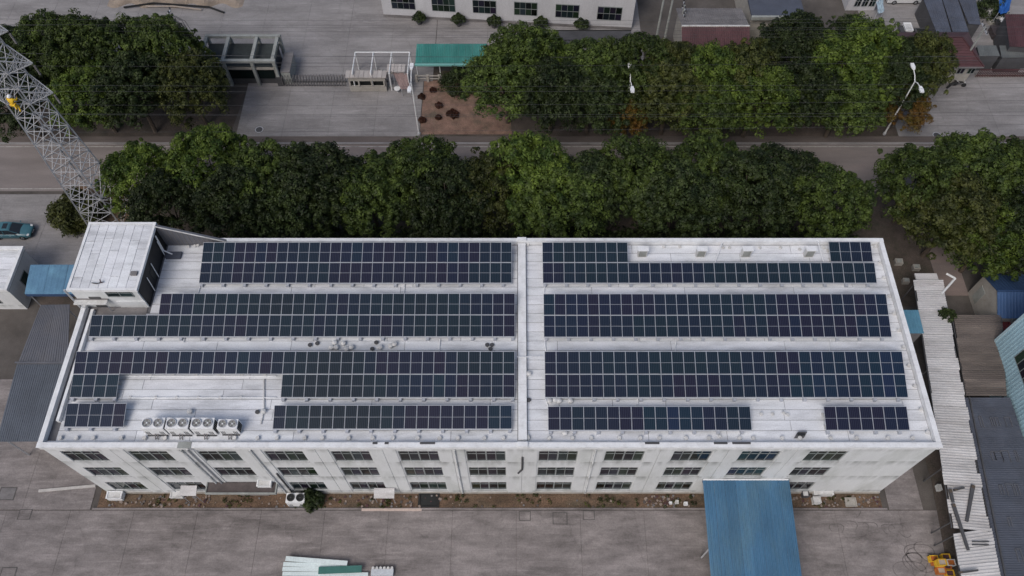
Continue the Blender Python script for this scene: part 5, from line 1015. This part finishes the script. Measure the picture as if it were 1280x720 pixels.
q = [at(*v, 2.6) for v in ((1099, 57), (1122, 58), (1096, 49), (1120, 49))]; t = thing('pale_awning', 'pale blue awning between trees and the maroon hip roof', 'awning', (q[0].x, q[0].y, 0)); sheets(t, *q, M('pale awning', (.30, .42, .46), .5, .1), .8, 3, .03)
for v in q: p = MB(); p.bar((v.x, v.y, 0), (v.x, v.y, 2.58), .05, galv); p.build('post', t)

# ================================================================== VEHICLES
def wheel(x, y, r, parent, side, wd=.22):
    p = MB(); n = 16
    pts = [(x + rr * math.cos(2 * math.pi * i / n), y + s_ * wd / 2, r + rr * math.sin(2 * math.pi * i / n)) for s_, rr in ((-1, r * .62), (-.9, r), (.9, r), (1, r * .62)) for i in range(n)]
    p.poly(pts, [(k * n + i, k * n + (i + 1) % n, (k + 1) * n + (i + 1) % n, (k + 1) * n + i) for k in range(3) for i in range(n)] + [tuple(range(n)), tuple(range(3 * n, 4 * n))], rubber); wo = p.build('wheel', parent)
    p = MB(); p.bar((x, y + side * wd * .40, r), (x, y + side * wd * .56, r), r * .6, galv, 12, r * .5)
    for i in range(5): a = i * 1.2566; p.bar((x, y + side * wd * .57, r), (x + r * .5 * math.cos(a), y + side * wd * .57, r + r * .5 * math.sin(a)), .035, darkgrey)
    p.build('rim', wo)
def loft(stations, m, b):
    n = len(stations[0]); pts = [p for s_ in stations for p in s_]; fs = [(k * n + i, k * n + i + 1, (k + 1) * n + i + 1, (k + 1) * n + i) for k in range(len(stations) - 1) for i in range(n - 1)]
    fs += [tuple(range(n - 1, -1, -1)), tuple(range((len(stations) - 1) * n, len(stations) * n))]; return b.poly(pts, fs, m)
def car(cx, cy, label):
    t = thing('parked_car', label, 'car', (0, 0, 0)); b = MB(); st = []
    for x, wd, zt, zl in ((-2.36, .70, .78, .42), (-2.28, .82, .92, .30), (-1.6, .90, .98, .24), (-.9, .92, .96, .22), (.6, .92, .94, .22), (1.2, .91, .90, .22), (1.9, .87, .80, .24), (2.26, .76, .68, .30), (2.38, .60, .58, .42)):
        st.append([(x, -wd * .93, zl), (x, -wd, zl + .16), (x, -wd, zt - .16), (x, -wd * .93, zt - .03), (x, -wd * .6, zt + .02), (x, 0, zt + .045), (x, wd * .6, zt + .02), (x, wd * .93, zt - .03), (x, wd, zt - .16), (x, wd, zl + .16), (x, wd * .93, zl)])
    loft(st, carpaint, b); b.build('body', t, smooth=True)
    b = MB(); st = [[(x, -w0, .9), (x2, -w1, z1), (x2, 0, z1 + .04 if z1 > 1 else z1), (x2, w1, z1), (x, w0, .9)] for x, x2, w0, w1, z1 in ((-1.95, -1.9, .70, .66, .93), (-1.75, -1.2, .80, .60, 1.36), (-.7, -.7, .84, .63, 1.43), (.1, .05, .84, .62, 1.42), (.85, .32, .82, .60, 1.36), (1.3, 1.22, .74, .68, .94))]
    loft(st, autoglass, b); b.build('windows', t)
    b = MB(); N = 7; rp = [(-1.2, .59, 1.372), (-.95, .61, 1.42), (-.6, .62, 1.448), (.0, .61, 1.442), (.32, .585, 1.385)]; st = [[(x, -w0, z - .01), (x, -w0 * .5, z + .025), (x, 0, z + .035), (x, w0 * .5, z + .025), (x, w0, z - .01)] for x, w0, z in rp]; loft(st, carpaint, b); ro = b.build('roof_panel', t, smooth=True)
    b = MB(); b.box(-.55, -.02, -.36, .36, 1.478, 1.492, autoglass); b.build('sunroof', ro)
    for s_ in (-1, 1):
        b = MB(); b.bar((.32, s_ * .60, 1.385), (1.26, s_ * .71, .93), .035, carpaint); b.bar((-1.2, s_ * .60, 1.37), (-1.92, s_ * .68, .93), .05, carpaint); b.bar((-.45, s_ * .645, 1.41), (-.4, s_ * .85, .93), .03, carpaint); b.build('pillar', t)
        b = MB(); b.ball((.92, s_ * 1.0, .98), .11, carpaint, 8, 6, (.7, 1.1, .7)); b.build('mirror', t)
        b = MB(); b.hexa([(2.06, s_ * .56), (2.27, s_ * .54), (2.22, s_ * .76), (2.02, s_ * .80)], .62, [.76, .69, .69, .76], whitepaint); b.build('headlight', t); b = MB(); b.box(-2.36, -2.27, s_ * .68 - .13, s_ * .68 + .13, .66, .84, redl); b.build('tail_light', t)
        for xx in (-1.42, 1.42): wheel(xx, s_ * .83, .33, t, s_)
        for xx in (-.72, .25): b = MB(); b.box(xx - .09, xx + .09, s_ * .935 - .015, s_ * .935 + .015, .76, .79, galv); b.build('door_handle', t)
    b = MB(); b.box(2.30, 2.40, -.42, .42, .38, .54, rubber); b.build('grille', t); b = MB(); b.box(2.405, 2.42, -.25, .25, .42, .52, farwhite); b.build('number_plate', t)
    t.location = (cx, cy, .055); return t
q = at(41, 289, .5); car(q.x - 2.36, q.y, 'teal blue saloon car with sunroof parked at the left photo edge')
def van(cx, cy, label):
    t = thing('parked_van', label, 'van', (0, 0, 0)); b = MB(); st = []
    for x, wd, zt in ((-2.5, .84, 1.7), (-2.4, .9, 1.86), (.9, .9, 1.9), (1.5, .88, 1.5), (1.9, .86, 1.05), (2.45, .78, .85)): st.append([(x, -wd, .3), (x, -wd, min(zt, 1.0)), (x, -wd * .9, zt - .06), (x, -wd * .6, zt), (x, wd * .6, zt), (x, wd * .9, zt - .06), (x, wd, min(zt, 1.0)), (x, wd, .3)])
    loft(st, vanpaint, b); b.build('body', t)
    for s_ in (-1, 1):
        for x0, x1 in ((-2.1, -1.0), (-.9, .1), (.2, 1.0)): b = MB(); b.poly([(x0, s_ * .915, 1.05), (x1, s_ * .915, 1.05), (x1 - .08, s_ * .86, 1.62), (x0, s_ * .86, 1.62)], [(0, 1, 2, 3)], autoglass); b.build('side_window', t)
        for xx in (-1.5, 1.5): wheel(xx, s_ * .82, .34, t, s_)
        b = MB(); b.box(2.3, 2.47, s_ * .55 - .13, s_ * .55 + .13, .62, .78, offwhite); b.build('headlight', t)
    b = MB(); b.poly([(1.02, -.78, 1.84), (1.02, .78, 1.84), (1.88, .8, 1.1), (1.88, -.8, 1.1)], [(0, 1, 2, 3)], autoglass); b.build('windscreen', t); t.location = (cx, cy, .04); return t
q = at(1131, 4, .3); van(q.x, q.y + .9, 'white van parked at the top edge above the striped yard')
def motorcycle(px, py, rz, label):
    q = at(px, py); t = thing('motorcycle', label, 'motorcycle', (0, 0, 0))
    for x in (-.62, .62): wheel(x, 0, .29, t, 1, .1)
    b = MB(); b.tube([(-.62, 0, .29), (-.1, 0, .35), (.35, 0, .75), (.62, 0, .29)], .05, darkgrey, 5); b.build('frame', t); b = MB(); b.ball((.12, 0, .72), .2, rubber, 8, 6, (1.4, .7, .7)); b.build('tank', t); b = MB(); b.hexa([(-.75, -.13), (.0, -.11), (.0, .11), (-.75, .13)], .66, .78, rubber); b.build('seat', t); b = MB(); b.tube([(.38, -.36, .98), (.42, 0, .92), (.38, .36, .98)], .025, galv, 5); b.build('handlebar', t); b = MB(); b.ball((.55, 0, .78), .09, offwhite, 8, 5); b.build('headlight', t)
    t.location = (q.x, q.y, .06); t.rotation_euler = (0, 0, rz); return t
motorcycle(1189, 109, .4, 'dark motorcycle parked at the forecourt edge, left one of two'); motorcycle(1197, 108, -.2, 'dark motorcycle parked at the forecourt edge, right one of two')

# ================================================================== LOOSE THINGS
# soil heap at the top edge with a timber edging
q = at(222, -2); b = MB(); nx, ny = 40, 16; pts = []; rr = np.random.default_rng(5)
for j in range(ny + 1):
    for i in range(nx + 1):
        u, v = i / nx * 2 - 1, j / ny * 2 - 1; h = max(0, 1 - u * u) ** .7 * max(0, 1 - v * v) ** .6; pts.append((q.x + u * 9.5, q.y + 1.8 + v * (3.4 + .5 * math.sin(i * .7)), .05 + 1.5 * h * (1 + .25 * math.sin(i * 1.3 + j)) + (rr.random() - .5) * .16 * h))
b.poly(pts, [(j * (nx + 1) + i, j * (nx + 1) + i + 1, (j + 1) * (nx + 1) + i + 1, (j + 1) * (nx + 1) + i) for j in range(ny) for i in range(nx)], M('sandy soil', (.26, .215, .175), .95, .2, 1.2, (.16, .13, .11), .5, .8, (.4, 1, 1), bump=.5)); o = b.build('soil_heap', kind='stuff'); o['label'] = 'long sandy soil heap on the compound at the top edge'; o['category'] = 'soil heap'
a, c = at(182, 8, .3), at(252, 12, .3); t = thing('edging_plank', 'long pale edging plank lying at the foot of the soil heap', 'plank', (a.x, a.y, .05)); p = MB(); p.tube([a, a.lerp(c, .5) + Vector((0, .25, .1)), c], .1, brownwood, 4); p.build('board', t); p = MB(); p.tube([a + Vector((-3, -.2, 0)), a + Vector((1, .45, .2)), c + Vector((1, .3, .2)), c + Vector((3.2, -.5, -.1))], .13, rubber, 4); p.build('rubber_strip', t)
# foreground boards, planks, crates
def board(pa, pb, wd, z, th, m, label, name='white_board', cat='board', group=None):
    a, c = at(*pa, z), at(*pb, z); t = thing(name, label, cat, (a.x, a.y, .05), group); d = (c - a).normalized(); s_ = Vector((-d.y, d.x, 0)) * wd / 2
    q = [a - s_, c - s_, c + s_, a + s_]; p = MB(); p.hexa([(v.x, v.y) for v in q], z - th, z, m); p.build('sheet', t); p = MB()
    for f in (.12, .5, .88): v = a.lerp(c, f); p.box(v.x - .06, v.x + .06, v.y - wd * .45, v.y + wd * .45, .045, z - th - .002, brownwood)
    p.build('bearer', t); return t
gb = 'white boards stacked on the front yard'
board((357, 698), (434, 704), .42, .62, .1, M('white board', (.62, .70, .70), .5, .08, 1), 'rearmost long white board in the stack on the front yard', group=gb); board((354, 705), (434, 708), .36, .5, .1, MATS['white board'], 'white board second from the rear, beside the teal sheet', group=gb); board((353, 711), (403, 712), .36, .44, .1, MATS['white board'], 'short white board left of the teal sheet', group=gb)
board((353, 717), (460, 718), .34, .38, .1, MATS['white board'], 'longest white board in front of the teal sheet', group=gb); board((354, 724), (430, 722), .34, .34, .1, MATS['white board'], 'white board nearest the bottom photo edge', group=gb)
board((398, 713), (452, 711), .62, .66, .08, M('dark teal sheet', (.045, .15, .13), .5, .15, 1), 'dark teal sheet lying across the white boards', 'teal_sheet', 'sheet')
a = at(478, 715, .3); t = thing('pallet_bundle', 'clear wrapped white bundle right of the teal sheet', 'bundle', (a.x, a.y, .05)); p = MB(); p.box(a.x - 1.0, a.x + 1.0, a.y - .35, a.y + .25, .1, .45, M('white wrap', (.5, .53, .56), .3, .15, 3)); p.build('wrap', t)
for k in range(6): p = MB(); p.cyl(a.x - .85 + k * .34, a.y + .32, .1, .5, .13, offwhite, 8); p.build('roll', t)
board((452, 637), (527, 637), .22, .14, .1, M('pale plank', (.52, .42, .37), .8, .12, 2), 'long pale pink plank on the yard kerb before the factory', 'wooden_plank', 'plank'); board((48, 613.5), (119, 607), .26, .16, .12, M('pale kerb', (.46, .44, .42), .85, .12, 1.5), 'long pale kerb strip on the left yard leading to the factory corner', 'kerb_strip', 'kerb')
for k, (px, py, m, h, rz, l) in enumerate(((1181, 697, yellowp, .5, .3, 'yellow crate at the top of the heap near the lower right'), (1169, 703, orangep, .45, -.4, 'orange brown crate at the left of the yellow heap'), (1175, 704, yellowp, .85, .2, 'yellow crate raised on others in the middle of the heap'), (1182, 708, orangep, .5, .1, 'orange crate just right of the heap middle'), (1187, 704, offwhite, .6, .5, 'off white crate at the right of the yellow heap'), (1175, 714, orangep, .6, .2, 'orange crate at the front of the yellow heap'), (1186, 717, yellowp, .45, .2, 'yellow crate in the front right of the heap'), (1166, 699, yellowp, .5, .6, 'yellow crate in the rear left of the heap'))):
    o = crate(px, py, (.36, .27), h, m, l, 'plastic_crate', 'crate', zg=.06 if k != 2 else .6, lidm=[maroon, orangep, brownwood][k % 3], rz=0, group='heap of yellow and orange crates')
crate(1173, 706, (.3, .25), .5, orangep, 'orange crate hidden low in the heap under the raised yellow one', 'plastic_crate', 'crate', .06, group='heap of yellow and orange crates')
crate(145, 620, (.7, .35), .7, whitepaint, 'white metal box at the left front corner of the factory', 'metal_box', 'box', lidm=offwhite); crate(222, 619, (.6, .3), .35, offwhite, 'low pale box beside the left white awning', 'box', 'box'); crate(331, 604, (.62, .36), .42, whitepaint, 'white outdoor unit lying on the dark entrance canopy', 'outdoor_unit', 'air conditioner', zg=3.5, lidm=offwhite)
crate(838, 629, (.13, .11), .25, whitepaint, 'small white tub by the wall, leftmost near the blue canopy', 'tub', 'tub'); crate(846, 628, (.14, .17), .3, offwhite, 'pale tub in the middle of three near the blue canopy', 'tub', 'tub'); crate(857, 630, (.16, .15), .3, whitepaint, 'white tub nearest the blue canopy', 'tub', 'tub'); crate(1006, 618, (.3, .28), .5, darkgrey, 'black bin just right of the blue canopy at the wall', 'bin', 'bin', lidm=offwhite)
crate(1020, 626, (.35, .3), .6, offwhite, 'pale sack box beside the bin right of the blue canopy', 'box', 'box'); crate(1063, 628, (.5, .4), .2, cream, 'square pale slab on the soil right of the blue canopy', 'slab', 'slab'); crate(1173, 610, (.18, .28), .5, offwhite, 'small pale can by the white shed left side', 'can', 'can'); crate(1028, 616, (.9, .3), .55, offwhite, 'white bench like box at the wall right of the blue canopy', 'box', 'box')
crate(536, 625, (.95, .68), .03, rubber, 'black square pit cover in the dirt strip by the wall', 'pit_cover', 'cover', lidm=darkm)
for px, py, s_, l in ((656, 645, .55, 'square manhole outline in the yard below the central duct'), (736, 644, .55, 'dark rimmed square manhole right of the yard middle'), (700, 648, .7, 'faint square manhole between two others in the yard'), (31, 643, .6, 'square manhole at the left of the front yard'), (10, 717, .7, 'square manhole in the lower left photo corner'), (9, 617, .8, 'grey grate near the left photo edge in the yard')):
    q = at(px, py, .05); t = thing('manhole_cover', l, 'manhole', (q.x, q.y, .04)); p = MB()
    for (u0, u1, v0, v1) in ((-1, 1, -1, -.88), (-1, 1, .88, 1), (-1, -.88, -.88, .88), (.88, 1, -.88, .88)): p.box(q.x + u0 * s_, q.x + u1 * s_, q.y + v0 * s_ * .8, q.y + v1 * s_ * .8, .02, .066, M('iron rim', (.10, .093, .09), .9, .3, 2))
    p.build('rim', t); p = MB(); p.box(q.x - s_ * .87, q.x + s_ * .87, q.y - s_ * .69, q.y + s_ * .69, .02, .06, concrete if px != 9 else greysteel); p.build('plate', t)
for px, py, l in ((1171, 169, 'round dark manhole on the right forecourt'), (324, 162, 'round manhole on the gate driveway near the road')):
    q = at(px, py, .05); t = thing('round_manhole', l, 'manhole', (q.x, q.y, .04)); p = MB(); p.cyl(q.x, q.y, .02, .064, .42, darkgrey, 14); p.build('plate', t); p = MB()
    n = 14; p.poly([(q.x + r_ * math.cos(2 * math.pi * i / n), q.y + r_ * math.sin(2 * math.pi * i / n), .068) for r_ in (.43, .52) for i in range(n)], [(i, (i + 1) % n, n + (i + 1) % n, n + i) for i in range(n)], galv); p.build('rim', t)
tm = M('tyre rubber mark', (.145, .13, .126), .9, .35, 1.5)
tmb = MB(); rr2 = np.random.default_rng(9)
for px, py, r0 in ((1062, 658, .55), (1075, 660, .6), (1088, 659, .5), (1046, 661, .5), (1122, 663, .6), (1132, 664, .5), (1110, 661, .45), (1150, 693, 1.0), (1155, 698, 1.1), (1160, 688, .9), (1147, 701, .8), (1152, 706, 1.2), (1138, 716, 1.1), (1068, 640, .45), (1140, 700, .7)):
    q = at(px, py, .06); n = 22; a0, a1 = rr2.uniform(0, 6.28), rr2.uniform(2.2, 4.8); w_ = .035
    pts = []
    for i in range(n + 1):
        a = a0 + a1 * i / n; rad = r0 * (1 + .12 * math.sin(3 * a))
        for e in (-w_, w_): pts.append((q.x + (rad + e) * math.cos(a) * 1.3, q.y + (rad + e) * math.sin(a), .056))
    tmb.poly(pts, [(2 * i, 2 * i + 1, 2 * i + 3, 2 * i + 2) for i in range(n)], tm)
struct('tyre_mark', tmb)
# rubble and weeds along the dirt strip, undergrowth behind the factory
rg = np.random.default_rng(3); b = MB()
for i in range(420):
    x = rg.uniform(-39, 34.4); x = x if rg.random() < .35 else rg.choice([rg.uniform(-39, -29), rg.uniform(-20, -7), rg.uniform(12, 15), rg.uniform(25, 34.4)]); y = rg.uniform(20.8, 21.9); s_ = rg.uniform(.04, .15)
    q = [(x + s_ * math.cos(a) * rg.uniform(.7, 1.2), y + s_ * math.sin(a) * rg.uniform(.7, 1.2)) for a in (0, 1.3, 2.6, 3.9, 5.1)]; b.hexa(q, .0, .04 + s_ * rg.uniform(.3, 1.1), [rubble_m, rubble_m, brownsheet, greysteel, maroon][rg.integers(5)])
o = b.build('rubble', kind='stuff'); o['label'] = 'broken stones and debris scattered along the factory front wall'; o['category'] = 'rubble'
cl = np.stack([rg.uniform(-39, 34, 260), rg.uniform(20.8, 22, 260), np.full(260, .08)], 1); cl = cl[(np.sin(cl[:, 0] * .9) + rg.normal(size=260) * .5) > .1]
o = inst('weeds', quadmesh('weeds', leaves(cl, np.full(len(cl), .2), 14, .09, rg), LEAF['olive']), None, (0, 0, 0), kind='stuff'); o['label'] = 'low weeds in the dirt strip along the front wall'; o['category'] = 'weeds'
n = 3800; cl = np.stack([rg.uniform(-32, 38, n), rg.uniform(42.9, 52, n), rg.uniform(.2, 2.0, n)], 1)
o = inst('undergrowth', quadmesh('undergrowth', leaves(cl, rg.uniform(.4, .8, n), 16, .22, rg), LEAF['dark']), None, (0, 0, 0), kind='stuff'); o['label'] = 'dark undergrowth between the factory rear wall and the trees'; o['category'] = 'undergrowth'
